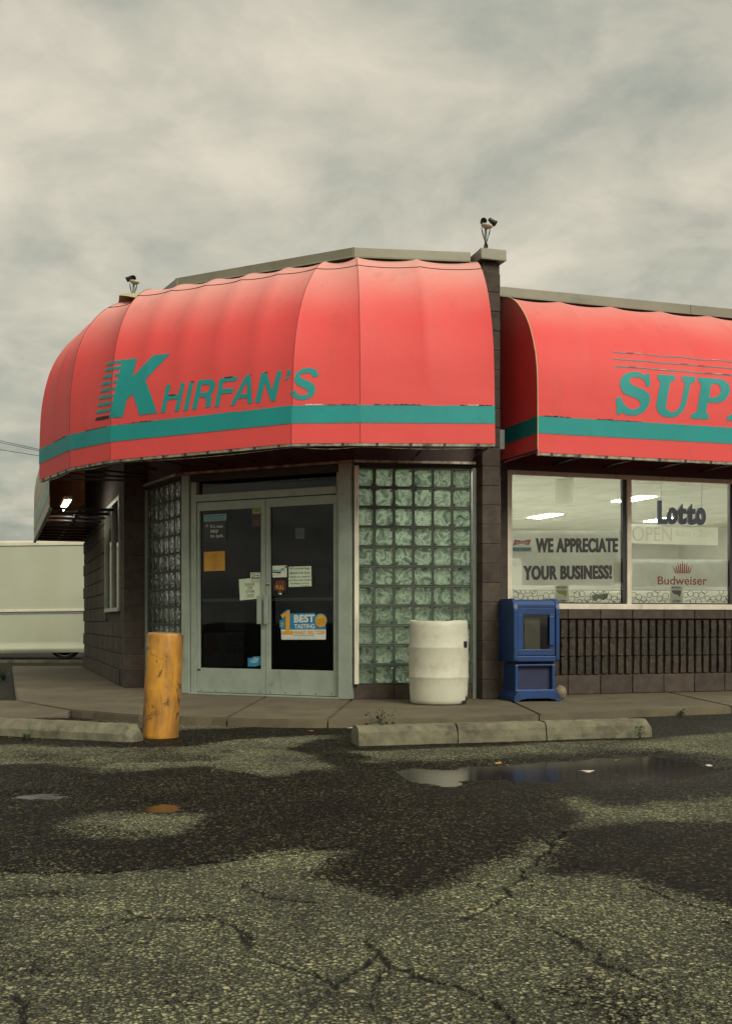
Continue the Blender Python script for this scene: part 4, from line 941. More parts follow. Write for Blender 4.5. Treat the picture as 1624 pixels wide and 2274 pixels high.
# pale tarpaulin strip along the crown at the west end
g = [CA.grid(3, u) for u in np.linspace(0.25, 1, 8)] + [CA.grid(4, u) for u in np.linspace(0.1, .45, 4)]
V_ = []; f_ = []
for j, c in enumerate(g):
    for q in range(7):
        e_ = c[q]; V_.append((e_[0], e_[1], e_[2] + .02 + .075 * math.sin(math.pi * j / (len(g) - 1))))
for j in range(len(g) - 1):
    for q in range(6): a = j * 7 + q; f_.append((a, a + 1, a + 8, a + 7))
obj('crown_flap', raw('flap', V_, f_, True), 'beige_tarp', aw)
# wire looped under the front rail
cp = []
row = [Vector((*(CA.A[i] * (1 - t) + CA.A[i + 1] * t), 0)) for i in range(5) for t in np.linspace(0, 1, 12, endpoint=False)]
for k, q in enumerate(row): cp.append((q.x, q.y + .03, 2.535 - .022 * abs(math.sin(k * .27))))
tube('cable', cp, .004, 'rail_metal', aw, 5)

# name on the corner awning
def z1(x, y): return ((360 + x / 1.7277) / 1.80172, (1380 + y / 1.7277) / 1.80172)
def zz(l): return [z1(x, y) for x, y in l]
stem = lambda y: 222 - (y - 112) * (87 / 393.)
Kp = [(stem(112), 103), (328, 92), (298, 218), (440, 70), (556, 60), (385, 238), (467, 470), (345, 485), (297, 338), (258, 378), (228, 498), (stem(505), 507)]
CA.print_px('letter_k', [zz(Kp)], 'teal_vinyl')
for k in range(9):
    yc = [116, 158, 206, 255, 301, 351, 401, 449, 499][k]; xl = [122, 112, 100, 88, 80, 68, 60, 50, 45][k]; h = 10.5
    xr = stem(yc) - 1.5; sl = lambda x: (xr - x) * .17 - 2
    CA.print_px('speed_stripe', [zz([(xl + 4, yc - h + sl(xl)), ((xl + xr) / 2, yc - h + sl((xl + xr) / 2) * .85), (xr + 2, yc - h - 2), (xr - 2, yc + h - 4), ((xl + xr) / 2, yc + h + sl((xl + xr) / 2)), (xl - 8, yc + h + sl(xl))])], 'torn_edge' if k == 8 else 'teal_vinyl')
LET = {'h': [[(530, 275), (560, 270), (545, 347), (613, 340), (630, 263), (658, 260), (617, 457), (587, 460), (606, 372), (539, 380), (522, 465), (491, 468)]],
 'i': [[(690, 258), (718, 252), (680, 450), (647, 453)]],
 'r': [[(748, 246), (820, 237), (850, 241), (866, 260), (866, 290), (855, 322), (835, 345), (842, 365), (834, 428), (800, 433), (806, 385), (800, 367), (785, 358), (757, 360), (738, 442), (706, 446)], [(772, 277), (812, 271), (830, 280), (830, 303), (812, 325), (763, 331)]],
 'f': [[(898, 232), (1022, 215), (1015, 246), (923, 258), (915, 305), (996, 297), (988, 330), (908, 338), (895, 425), (864, 430)]],
 'a': [[(1077, 210), (1110, 205), (1122, 403), (1090, 405), (1088, 365), (1024, 371), (1003, 415), (970, 418)], [(1086, 252), (1087, 336), (1040, 341)]],
 'n': [[(1185, 193), (1222, 190), (1258, 310), (1296, 182), (1328, 178), (1282, 385), (1250, 388), (1210, 262), (1178, 397), (1142, 400)]],
 'apostrophe': [[(1365, 175), (1390, 170), (1386, 203), (1366, 235), (1345, 246), (1345, 236), (1359, 225), (1366, 208), (1360, 205)]],
 's': [[(1578, 218), (1576, 192), (1556, 166), (1515, 157), (1465, 165), (1430, 188), (1412, 220), (1412, 250), (1430, 275), (1470, 295), (1498, 309), (1508, 325), (1500, 340), (1475, 348), (1445, 345), (1426, 331), (1420, 312), (1385, 315), (1387, 340), (1405, 362), (1440, 378), (1480, 379), (1520, 366), (1548, 340), (1558, 305), (1550, 277), (1525, 256), (1480, 238), (1452, 223), (1450, 210), (1470, 197), (1505, 192), (1530, 200), (1540, 221)]]}
for k, r in LET.items(): CA.print_px('letter_' + k, [zz(r[0])], 'teal_vinyl', holes=[zz(q) for q in r[1:]])
for (x, y, ln) in ((545, 348, 50), (700, 254, 22), (930, 226, 60), (1110, 206, 8), (1210, 191, 20)):
    CA.print_px('torn_edge', [zz([(x, y - 3), (x + ln, y - 3 - ln * .1), (x + ln, y + 2 - ln * .1), (x + ln * .5, y + 3), (x, y + 2)])], 'torn_edge', .0065)

# wing awning
aw2 = thing('wing_awning', (0, 0, 0), 'faded red barrel awning with serif lettering over the shop windows', 'awning')
PW2 = [(0, 4.35), (.175, 4.317), (.39, 4.207), (.576, 4.044), (.7065, 3.876), (.794, 3.696), (.85, 3.524), (.88, 3.326), (.885, 3.0), (.885, 2.565)]
PW2n = [(a / .885, z) for a, z in PW2]
us = [0, .62, 1.24, 1.86, 2.48, 3.1, 3.72, 4.34, 4.96]
WA = Awning(aw2, [WG.p(u + .0, .885, 0)[:2] for u in us], [WG.p(u, .0, 0)[:2] for u in us], [PW2n] * len(us), [1] * 8, .026, 8)
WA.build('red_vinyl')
pr = resample(smooth_prof(PW2), WA.ts)
V_ = [WG.p(.0, d_, z) for d_, z in pr] + [WG.p(0, .0, 2.565)]
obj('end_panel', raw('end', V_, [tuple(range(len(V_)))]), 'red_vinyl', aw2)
V_ = [WG.p(-.004, d_, z) for d_, z in ((.02, 2.757), (.884, 2.757), (.884, 2.93), (.02, 2.93))]
obj('teal_band', raw('endband', V_, [(0, 1, 2, 3)]), 'teal_vinyl', aw2)
for i in range(8): WA.band(i, 2.757, 2.930, .004, 'teal_vinyl', 'teal_band', rag=.0025, seed=40 + i)
WA.band(0, 2.9285, 2.9345, .006, 'torn_edge', 'torn_edge', .05, .6, .006, 3); WA.band(1, 2.9285, 2.9335, .006, 'torn_edge', 'torn_edge', .05, .9, .005, 4)
tube('piping', [WG.p(-.003, d_ + .003, z) for d_, z in pr], .006, 'beige_tarp', aw2, 6)
WA.frame()
tube('top_cord', [WG.p(u, .035, 4.352 - .022 * abs(math.sin(u * math.pi / .62)) + .006) for u in np.linspace(.05, 4.9, 80)], .005, 'torn_edge', aw2, 5)
def z2(x, y): return ((2420 + x / 3.2095) / 1.80172, (1380 + y / 3.2095) / 1.80172)
def zs(l): return [z2(x, y) for x, y in l]
S_ = [(515, 370), (557, 367), (575, 525), (525, 535), (510, 490), (480, 445), (440, 420), (390, 412), (345, 418), (315, 435), (303, 462), (315, 490), (350, 515), (420, 545), (490, 575), (540, 610), (565, 655), (565, 720), (545, 790), (500, 850), (440, 890), (350, 907), (270, 898), (205, 862), (188, 892), (143, 892), (130, 680), (188, 663), (210, 715), (250, 775), (300, 815), (350, 828), (400, 815), (435, 785), (445, 750), (430, 715), (390, 685), (310, 655), (240, 625), (200, 580), (182, 520), (185, 460), (210, 405), (260, 365), (320, 347), (380, 343), (440, 352), (495, 387)]
U_ = [(665, 377), (893, 392), (888, 452), (850, 462), (825, 490), (775, 760), (775, 810), (800, 845), (850, 860), (900, 845), (945, 800), (965, 750), (1015, 500), (1005, 475), (975, 462), (982, 398), (1152, 408), (1148, 470), (1110, 480), (1085, 505), (1030, 760), (1000, 835), (950, 890), (880, 928), (800, 932), (730, 912), (675, 865), (648, 800), (650, 740), (698, 490), (690, 455), (660, 432)]
P_ = [(1190, 415), (1470, 437), (1540, 465), (1590, 530), (1590, 600), (1560, 670), (1510, 720), (1440, 742), (1308, 738), (1288, 850), (1300, 885), (1325, 895), (1318, 957), (1087, 943), (1095, 885), (1145, 870), (1170, 840), (1220, 530), (1215, 490), (1183, 475)]
Ph = [(1350, 520), (1375, 497), (1420, 495), (1455, 515), (1475, 560), (1470, 610), (1440, 655), (1390, 672), (1325, 672)]
E_ = [(1640, 450), (2010, 478), (1995, 610), (1945, 605), (1925, 545), (1800, 532), (1780, 660), (1880, 668), (1868, 735), (1765, 730), (1740, 880), (1860, 890), (1920, 820), (1965, 830), (1930, 1000), (1552, 968), (1560, 910), (1595, 902), (1628, 868), (1680, 545), (1670, 512), (1634, 505)]
WA.print_px('letter_s', [zs(S_)], 'teal_vinyl', step=8); WA.print_px('letter_u', [zs(U_)], 'teal_vinyl', step=8)
WA.print_px('letter_p', [zs(P_)], 'teal_vinyl', holes=[zs(Ph)], step=8); WA.print_px('letter_e', [zs(E_)], 'teal_vinyl', step=8)
rg = random.Random(3)
for (x0_, y0_, y1_, th) in ((85, 88, 218, 8), (107, 178, 303, 10), (115, 270, 392, 11)):
    n_ = 40; x1_ = 1900; top = []; bot = []
    for k in range(n_ + 1):
        t = k / n_; x = x0_ + (x1_ - x0_) * t; y = y0_ + (y1_ - y0_) * t * (x1_ - x0_) / (1624 - x0_) + 5 * math.sin(t * 23) * (1 if th < 9 else .4)
        top.append((x, y - th / 2 + rg.uniform(-2, 1))); bot.append((x, y + th / 2 + rg.uniform(-1, 2)))
    WA.print_px('pin_stripe', [zs(top + bot[::-1])], 'teal_vinyl', step=12)
    for k in range(5):
        i = rg.randrange(2, n_ - 4); WA.print_px('torn_edge', [zs([top[i], top[i + 2], (top[i + 2][0], top[i + 2][1] + 4), (top[i][0], top[i][1] + 5)])], 'torn_edge' if rg.random() > .35 else 'bare_white', .0065)

# west awning: stripped, peeling cloth seen edge-on, lit from inside
aw3 = thing('side_awning', (0, 0, 0), 'peeling cream and mint awning along the side wall with a lit tube inside', 'awning')
ZB3 = 2.29
P3 = [(a / .885, ZB3 + (z - 2.565) * (2.0 / 1.785)) for a, z in PW2]
u3 = [.0, 1.25, 2.5, 3.75, 5.0, 6.2]
DP3 = .84
SA = Awning(aw3, [WW.p(u, DP3, 0)[:2] for u in u3], [WW.p(u, 0, 0)[:2] for u in u3], [P3] * len(u3), [1] * 5, .01, 4)
SA.build('cream_vinyl')
for i in range(5):
    SA.band(i, ZB3 + .16, ZB3 + .36, .004, 'sign_mint', 'mint_band', rag=.004, seed=60 + i); SA.band(i, ZB3 + .362, ZB3 + 1.1, .003, 'sign_cream', 'peeling_print', rag=.01, seed=80 + i)
    SA.band(i, ZB3 + .005, 4.0, -.012, 'lamplit_cloth', 'lining')
rg = random.Random(9)
for k in range(46):   # flaking letters
    i = rg.randrange(5); a = rg.random() * .9; zf = ZB3 + rg.choice([.05, .17, .3, .42, .5, .62, .75])
    SA.band(i, zf, zf + rg.uniform(.02, .12), .006, 'torn_edge', 'flaked_letter', a, a + rg.uniform(.008, .05), .02, 100 + k)
for u in np.arange(.2, 6.3, .62):
    a, b_ = WW.p(u, .02, ZB3 + .03), WW.p(u, DP3 - .03, ZB3 + .03); tube('cross_bar', [a, b_], .02, 'dark_metal', aw3, 6)
tube('long_bar', [WW.p(.05, .42, ZB3 + .055), WW.p(6.2, .42, ZB3 + .055)], .025, 'dark_metal', aw3, 6)
fbox('front_rail', WW, 0, 6.2, DP3 - .03, DP3 + .012, ZB3 - .035, ZB3 + .0, 'pole_green', aw3)
V_ = [WW.p(0.0, d_, z) for d_, z in resample(smooth_prof([(a * DP3, z) for a, z in P3]), WA.ts)] + [WW.p(0.0, -.06, ZB3), WW.p(0.0, -.06, 4.3)]
obj('end_panel', raw('end', V_, [tuple(range(len(V_)))]), 'lamplit_cloth', aw3)
fx = fbox('tube_light', WW, 3.9, 5.1, .50, .60, ZB3 + .22, ZB3 + .26, 'white_frame', aw3)
tube('lamp_tube', [WW.p(3.92, .55, ZB3 + .19), WW.p(5.08, .55, ZB3 + .19)], .016, 'fluorescent', aw3, 10)

# ------------------------------------------------------------------ notices on the doors
DN = .003
def sign(name, label, cat, fr, n, q, mat, th=.0015): return sheet(name, fr, n, q, mat, None, th, label=label, cat=cat)
def z5(x, y): return ((700 + x / 2.2294) / 1.80172, (1800 + y / 2.2294) / 1.80172)
def q5(*l): return [z5(x, y) for x, y in l]
N0 = -.022       # just in front of the door panes
s = sign('door_notice', 'pale blue court notice at the top of the glass door', 'notice', DR, N0, q5((258, 578), (459, 566), (459, 627), (258, 640)), 'print_cyan')
for k, tx in enumerate(('A FEDERAL COURT HAS ORDERED', 'R.J. REYNOLDS TOBACCO &', 'PHILIP MORRIS USA TO STATE')):
    x0_ = (266, 282, 276)[k]; x1_ = (448, 430, 436)[k]; y = 584 + k * 17
    lettering('lettering', tx, DR, N0 + .003, q5((x0_, y + 3), (x1_, y - 8), (x1_, y + 2), (x0_, y + 13)), 'ink', s)
s = sign('quit_sticker', 'black sticker saying it is not easy to quit', 'sticker', DR, N0, q5((258, 642), (459, 630), (459, 815), (258, 820)), 'print_black')
def serif(tx, q, parent, mat='ink_white', b_=.012): return lettering('lettering', tx, DR, N0 + .003, q, mat, parent, bold=b_)
serif("It's not", q5((316, 664), (428, 662), (428, 692), (316, 696)), s); serif('easy', q5((316, 712), (387, 710), (387, 746), (316, 748)), s); serif('to quit.', q5((316, 752), (434, 748), (434, 785), (316, 790)), s)
st = []
for k in range(8):
    a = k * math.pi / 4; L = 19 if k % 2 == 0 else 15; cx_, cy_ = 285, 675; c, s2 = math.cos(a), math.sin(a)
    st.append(q5((cx_ - 2.2 * s2 + 3 * c, cy_ + 2.2 * c + 3 * s2), (cx_ + L * c, cy_ + L * s2), (cx_ + 2.2 * s2 + 3 * c, cy_ - 2.2 * c + 3 * s2)))
polys('star', DR, N0 + .003, st, 'ink_white', s)
s = sign('orange_flyer', 'orange paper flyer taped to the glass door', 'flyer', DR, N0, q5((258, 908), (445, 900), (446, 1074), (259, 1081)), 'paper_orange')
for k, (y, wd, h) in enumerate(((928, 38, 9), (945, 64, 9), (962, 40, 8), (985, 90, 4), (996, 44, 4), (1005, 30, 4), (1016, 92, 4), (1024, 56, 5), (1032, 58, 6), (1044, 30, 4), (1054, 26, 5))):
    lettering('lettering', ('ADMIN', 'MILITARY', 'LICENSE')[k % 3] if k < 3 else 'no items left here', DR, N0 + .003, q5((352 - wd / 2, y), (352 + wd / 2, y - 1), (352 + wd / 2, y + h - 1), (352 - wd / 2, y + h)), 'ink_brown', s)
s = sign('card_sticker', 'strip of payment card stickers on the door glass', 'sticker', DR, N0, q5((687, 508), (763, 506), (763, 684), (687, 684)), 'card_dim')
polys('card_face', DR, N0 + .0025, [q5((691, 515), (761, 513), (761, 566), (691, 568))], 'print_gold', s); polys('card_face', DR, N0 + .0025, [q5((691, 574), (761, 573), (761, 622), (691, 623))], 'print_black', s)
polys('card_face', DR, N0 + .0025, [q5((691, 628), (761, 627), (761, 680), (691, 681))], 'print_black', s); polys('card_oval', DR, N0 + .0035, [q5(*ell(727, 653, 31, 22))], 'print_maroon', s)
lettering('lettering', 'VISA', DR, N0 + .0035, q5((702, 530), (750, 528), (750, 548), (702, 550)), 'ink', s, shear=.2, bold=.02)
lettering('lettering', 'DEBIT', DR, N0 + .0035, q5((706, 580), (745, 579), (745, 589), (706, 590)), 'ink_brown', s); lettering('lettering', 'Discover', DR, N0 + .0035, q5((698, 602), (755, 601), (755, 613), (698, 614)), 'ink_brown', s)
s2_ = sign('paper_notice', 'crumpled green-white paper asking people to use the other door', 'notice', DR, N0, q5((570, 1152), (766, 1136), (766, 1322), (580, 1341)), 'paper_green')
for k, (tx, x0_, x1_, y) in enumerate((('PLEASE', 625, 708, 1188), ('USE', 648, 690, 1218), ('OTHER', 633, 710, 1252), ('DOOR', 643, 706, 1288))):
    lettering('lettering', tx, DR, N0 + .003, q5((x0_, y), (x1_, y - 4), (x1_, y + 15), (x0_, y + 19)), 'ink_brown', s2_, bold=.01)
    polys('underline', DR, N0 + .003, [q5((x0_, y + 24), (x1_, y + 20), (x1_, y + 22), (x0_, y + 26))], 'ink_brown', s2_)
s = sign('restroom_notice', 'small white no public restrooms notice beside the door stile', 'notice', DR, N0 + .0045, q5((672, 1092), (762, 1091), (764, 1173), (674, 1175)), 'paper_white')
polys('border', DR, N0 + .0075, [q5((677, 1098), (757, 1097), (757, 1100), (677, 1101)), q5((677, 1166), (759, 1164), (759, 1167), (677, 1169))], 'ink', s)
polys('roundel', DR, N0 + .0075, [q5(*ell(691, 1118, 13, 14))], 'ink', s); polys('roundel', DR, N0 + .009, [q5(*ell(691, 1118, 9, 10))], 'paper_white', s)
lettering('lettering', 'NO PUBLIC', DR, N0 + .0075, q5((707, 1112), (755, 1111), (755, 1124), (707, 1125)), 'ink', s, bold=.02); lettering('lettering', 'RESTROOMS', DR, N0 + .0075, q5((681, 1134), (755, 1132), (755, 1150), (681, 1152)), 'ink', s, bold=.03)
s = sign('paper_notice', 'small blue and white picture card above the pull sticker', 'notice', DR, N0, q5((868, 1032), (996, 1028), (997, 1132), (870, 1136)), 'paper_white')
polys('picture', DR, N0 + .003, [q5((872, 1060), (900, 1068), (940, 1070), (945, 1052), (975, 1050), (970, 1075), (945, 1078), (942, 1095), (900, 1092), (872, 1088))], 'print_cyan', s)
polys('picture', DR, N0 + .0045, [q5((872, 1082), (905, 1088), (942, 1086), (942, 1099), (905, 1097), (872, 1092))], 'ink_navy', s); polys('dot', DR, N0 + .003, [q5(*ell(987, 1041, 8, 9))], 'ink', s)
lettering('lettering', '1 1 1 7', DR, N0 + .003, q5((880, 1108), (940, 1106), (940, 1122), (880, 1124)), 'ink_brown', s)
s = sign('pull_sticker', 'worn maroon sticker reading pull', 'sticker', DR, N0, q5((878, 1215), (905, 1165), (940, 1158), (975, 1165), (996, 1205), (990, 1250), (950, 1260), (948, 1290), (925, 1286), (918, 1258), (880, 1245)), 'print_maroon')
polys('sticker_face', DR, N0 + .003, [q5((880, 1198), (994, 1202), (992, 1246), (884, 1246))], 'bottle_red', s)
lettering('lettering', 'PULL', DR, N0 + .0045, q5((900, 1205), (974, 1203), (974, 1240), (900, 1242)), 'print_amber', s, bold=.02)
polys('bare_patch', DR, N0 + .003, [q5((918, 1270), (934, 1280), (950, 1268), (950, 1288), (930, 1288))], 'paper_green', s)
s = sign('handwritten_note', 'handwritten white note about bags on the door glass', 'notice', DR, N0, q5((1012, 1040), (1214, 1034), (1217, 1214), (1013, 1221)), 'paper_green')
for k, (tx, x0_, x1_, y, h) in enumerate((('NO outside bags', 1018, 1198, 1046, 24), ('Allowed in the Store', 1018, 1202, 1084, 22), ('Unless you leave it', 1018, 1204, 1120, 24), ('up front with Casher', 1018, 1215, 1150, 24), ('Bookbags Included', 1030, 1196, 1182, 18), ('- Thanks MGMT', 1115, 1200, 1206, 9))):
    lettering('handwriting', tx, DR, N0 + .003, q5((x0_, y), (x1_, y - 4), (x1_, y + h - 4), (x0_, y + h)), 'ink', s, shear=.12, bold=-.002)
def z9(x, y): return ((940 + x / 4.06) / 1.80172, (2240 + y / 4.06) / 1.80172)
def q9(*l): return [z9(x, y) for x, y in l]
s = sign('drink_sticker', 'blue, amber and white best tasting hard seltzer sticker', 'sticker', DR, N0, q9((724, 975), (770, 965), (735, 888), (850, 800), (890, 805), (892, 868), (1290, 858), (1310, 895), (1350, 870), (1400, 864), (1450, 880), (1485, 925), (1495, 985), (1472, 1050), (1474, 1280), (1462, 1292), (762, 1294), (750, 1280), (745, 1110), (726, 1100)), 'print_blue')
polys('white_panel', DR, N0 + .003, [q9((748, 1130), (1474, 1126), (1474, 1278), (1462, 1290), (764, 1291), (752, 1278))], 'ink_white', s)
polys('numeral', DR, N0 + .005, [q9((745, 895), (862, 818), (888, 820), (886, 1150), (945, 1152), (945, 1207), (760, 1210), (760, 1155), (822, 1152), (820, 905), (765, 942))], 'print_amber', s)
polys('roundel', DR, N0 + .003, [q9(*ell(1392, 987, 90, 104, 32))], 'print_amber', s)
lettering('lettering', '#', DR, N0 + .003, q9((738, 1000), (800, 994), (800, 1085), (738, 1092)), 'print_gold', s, bold=.02)
lettering('lettering', 'BEST', DR, N0 + .003, q9((956, 888), (1290, 880), (1290, 1010), (956, 1016)), 'ink_white', s, bold=.045, spacing=1.05)
lettering('lettering', 'TASTING', DR, N0 + .003, q9((960, 1040), (1294, 1034), (1294, 1108), (960, 1112)), 'ink_white', s, bold=.028)
lettering('lettering', 'HARD SELTZER', DR, N0 + .005, q9((962, 1146), (1462, 1140), (1462, 1202), (962, 1206)), 'print_amber', s, bold=.022)
lettering('lettering', 'HIGH', DR, N0 + .005, q9((1332, 950), (1456, 948), (1456, 978), (1332, 980)), 'print_gold', s, bold=.03); lettering('lettering', 'NOON', DR, N0 + .005, q9((1322, 998), (1466, 994), (1466, 1026), (1322, 1028)), 'print_gold', s, bold=.03)
for k, (x0_, x1_, y, h) in enumerate(((940, 1280, 1218, 16), (765, 1455, 1248, 6), (900, 1330, 1260, 6), (830, 1380, 1272, 6))):
    lettering('lettering', 'AS SEEN IN THE TASTING PANEL MAGAZINE' if k == 0 else 'please sip responsibly and enjoy this cold canned drink with friends', DR, N0 + .005, q9((x0_, y), (x1_, y - 2), (x1_, y + h - 2), (x0_, y + h)), 'print_cyan' if k else 'ink_brown', s)
s = sign('beer_poster', 'dim grab some buds poster with a bottle low on the door', 'poster', DR, N0 - .012, q5((255, 1632), (612, 1620), (612, 1925), (255, 1938)), 'poster_dim', .001)
polys('bottle', DR, N0 - .0095, [q5((290, 1640), (350, 1636), (398, 1770), (396, 1800), (330, 1800), (285, 1835), (270, 1800), (280, 1730))], 'bottle_red', s)
polys('bottle_label', DR, N0 - .0095, [q5((292, 1838), (335, 1804), (398, 1802), (410, 1925), (292, 1930))], 'card_dim', s)
for tx, x0_, x1_, y, h in (('GRAB', 455, 602, 1655, 58), ('SOME', 482, 578, 1720, 32), ('BUDS', 458, 604, 1760, 58)): lettering('lettering', tx, DR, N0 - .0095, q5((x0_, y), (x1_, y - 3), (x1_, y + h - 3), (x0_, y + h)), 'print_black', s, bold=.05)
s = sign('newspaper_sticker', 'torn bright blue newspaper sticker at the foot of the door', 'sticker', DR, N0, q5((648, 1856), (690, 1850), (700, 1840), (768, 1838), (768, 1915), (715, 1930), (665, 1928), (650, 1932)), 'print_blue')
lettering('lettering', 'USA', DR, N0 + .003, q5((694, 1852), (748, 1850), (748, 1872), (694, 1874)), 'ink_white', s, bold=.01); lettering('lettering', 'TODAY', DR, N0 + .003, q5((672, 1876), (742, 1874), (742, 1896), (672, 1898)), 'ink_white', s, bold=.01)

# ------------------------------------------------------------------ things in the wing windows
WN = -.052      # inside face of the panes
def z7(x, y): return ((1950 + x / 1.66393) / 1.80172, (1850 + y / 1.66393) / 1.80172)
def q7(*l): return [z7(x, y) for x, y in l]
s = sign('banner', 'grey banner reading we appreciate, with red bow-tie logo', 'banner', WG, WN, q7((163, 453), (872, 453), (872, 640), (163, 640)), 'banner_grey')
lettering('lettering', 'WE APPRECIATE', WG, WN + .0035, q7((315, 502), (865, 502), (865, 598), (315, 600)), 'ink', s, fat=.0048, bold=.035, spacing=1.08)
polys('bow_tie', WG, WN + .0035, [q7((180, 512), (228, 522), (288, 510), (272, 550), (225, 540), (168, 550))], 'ink_red', s)
lettering('lettering', 'Budweiser', WG, WN + .005, q7((188, 522), (272, 520), (272, 539), (188, 541)), 'ink_white', s, shear=.25, bold=.006)
polys('plate', WG, WN + .003, [q7((165, 563), (289, 563), (289, 592), (165, 592))], 'print_cyan', s)
lettering('lettering', 'BUD LIGHT', WG, WN + .005, q7((166, 569), (285, 569), (285, 586), (166, 586)), 'ink_navy', s, bold=.03)
s = sign('banner', 'grey banner reading your business, taped below the other banner', 'banner', WG, WN, q7((217, 643), (834, 632), (836, 818), (223, 818)), 'banner_grey')
lettering('lettering', 'YOUR BUSINESS!', WG, WN + .0035, q7((233, 686), (824, 682), (824, 775), (233, 783)), 'ink', s, fat=.0048, bold=.035, spacing=1.08)
s = sign('window_card', 'small orange-topped card at the window edge', 'card', WG, WN, q7((834, 645), (894, 647), (896, 802), (838, 798)), 'paper_white')
polys('card_head', WG, WN + .003, [q7((836, 655), (892, 656), (892, 690), (836, 690))], 'ink_faint', s); lettering('lettering', 'LOTTO', WG, WN + .005, q7((842, 705), (888, 705), (888, 735), (842, 735)), 'ink_faint', s)
s = sign('window_sheet', 'blank white sheet hanging near the top of the window', 'paper', WG, WN - .01, q7((451, 105), (571, 105), (571, 277), (451, 277)), 'sheet_white')
lot = thing('lotto_sign', (0, 0, 0), 'dark block letter lotto sign hanging in the shop window', 'sign')
for ch, x0_, x1_, y0_, y1_ in (('L', 1132, 1194, 252, 408), ('o', 1194, 1262, 296, 411), ('t', 1258, 1320, 272, 412), ('t', 1318, 1384, 274, 414), ('o', 1384, 1449, 298, 416)):
    v, fs = text2d(ch, bold=.05); mp = quadmap([WG.px(*z7(x, y), WN - .03) for x, y in ((x0_, y0_), (x1_, y0_ + 2), (x1_, y1_ + 1), (x0_, y1_))])
    bm = bmesh.new(); vs = [bm.verts.new(mp(p_, q_)) for p_, q_ in v]; fsb = [bm.faces.new([vs[i] for i in f_]) for f_ in fs if len(set(f_)) > 2]
    ex = bmesh.ops.extrude_face_region(bm, geom=fsb)
    for g_ in ex['geom']:
        if isinstance(g_, bmesh.types.BMVert): g_.co -= WG.n * .03
    obj('block_letter', from_bm('letter', bm), 'ink_navy', lot)
tube('hanging_cord', [WG.px(*z7(1150, 254), WN - .045), WG.px(*z7(1152, 60), WN - .045)], .002, 'ink', lot, 5)
tube('hanging_cord', [WG.px(*z7(1420, 300), WN - .045), WG.px(*z7(1424, 60), WN - .045)], .002, 'ink', lot, 5)
s = sign('opening_hours_sign', 'white handwritten opening hours sheet below the lotto letters', 'sign', WG, WN, q7((953, 407), (1528, 433), (1528, 552), (953, 537)), 'ball_white')
lettering('handwriting', 'OPEN', WG, WN + .003, q7((960, 425), (1222, 432), (1222, 525), (960, 520)), 'ink_faint', s, bold=-.012); lettering('handwriting', '6am - 2am', WG, WN + .003, q7((1250, 442), (1492, 450), (1492, 495), (1250, 490)), 'ink_faint', s, bold=-.008)
s = sign('beer_banner', 'grey beer banner with red crown and serif name', 'banner', WG, WN, q7((950, 644), (1640, 646), (1640, 828), (950, 826)), 'banner_grey')
lettering('lettering', 'Budweiser', WG, WN + .0035, q7((1128, 757), (1456, 757), (1456, 815), (1128, 812)), 'ink_red', s, bold=.012)
cr_ = []
for k in range(9):
    t = (k - 4) / 4.0; xt = 1293 + t * 58; yt = 668 + abs(t) ** 1.5 * 34; xb = 1293 + t * 44; yb = 737
    cr_.append(q7((xt - 3.5, yt), (xt + 3.5, yt), (xb + 4.5, yb), (xb - 4.5, yb)))
    if k % 2 == 0: cr_.append(q7(*ell(1293 + t * 63, yt - 8, 4, 4, 8)))
polys('crown', WG, WN + .0035, cr_, 'ink_red', s)
# paper strips of printed lottery balls along the sills
def ball_strip(x0_, x1_, seed, label, tear=None):
    rg = random.Random(seed)
    s = sign('ball_strip', label, 'border', WG, WN + .002, q7((x0_, 850), (x1_, 850), (x1_, 936), (x0_, 936)), 'ball_white')
    V_, f_ = [], []
    def ring(cx_, cy_, r):
        kk = 22; b_ = len(V_)
        for k in range(kk + 1):
            a = 2 * math.pi * k / kk
            for rr in (r - 1.9, r + 1.3):
                x = cx_ + rr * math.cos(a); y = cy_ + rr * math.sin(a); V_.append(WG.px(*z7(min(max(x, x0_ + 2), x1_ - 2), min(max(y, 852), 934)), WN + .005))
        for k in range(kk):
            m_ = cy_ + r * math.sin(2 * math.pi * (k + .5) / kk)
            if 853 < m_ < 933: a = b_ + 2 * k; f_.append((a, a + 1, a + 3, a + 2))
    x = x0_ + 18
    while x < x1_ - 8:
        ring(x, rg.uniform(872, 912), rg.uniform(17, 21)); ring(x + 17, rg.choice([853, 860, 925, 932]), rg.uniform(15, 20)); x += rg.uniform(30, 40)
    obj('ball_outline', raw('rings', V_, f_), 'ink', s)
    polys('edge_line', WG, WN + .006, [q7((x0_, 847), (x1_, 849), (x1_, 852), (x0_, 850))], 'ink', s)
    if tear: polys('tear', WG, WN + .0065, [q7(*tear)], 'shelf', s)
ball_strip(165, 442, 1, 'printed ball border strip running from the window jamb to the first lottery card')
ball_strip(540, 905, 2, 'torn printed ball border strip with a dark gap beside the mullion', [(690, 885), (720, 872), (745, 880), (800, 868), (795, 900), (770, 915), (735, 905), (715, 925), (695, 915)])
ball_strip(950, 1207, 3, 'printed ball border strip running from the mullion to the second lottery card')
ball_strip(1296, 1640, 4, 'printed ball border strip running on under the beer banner')
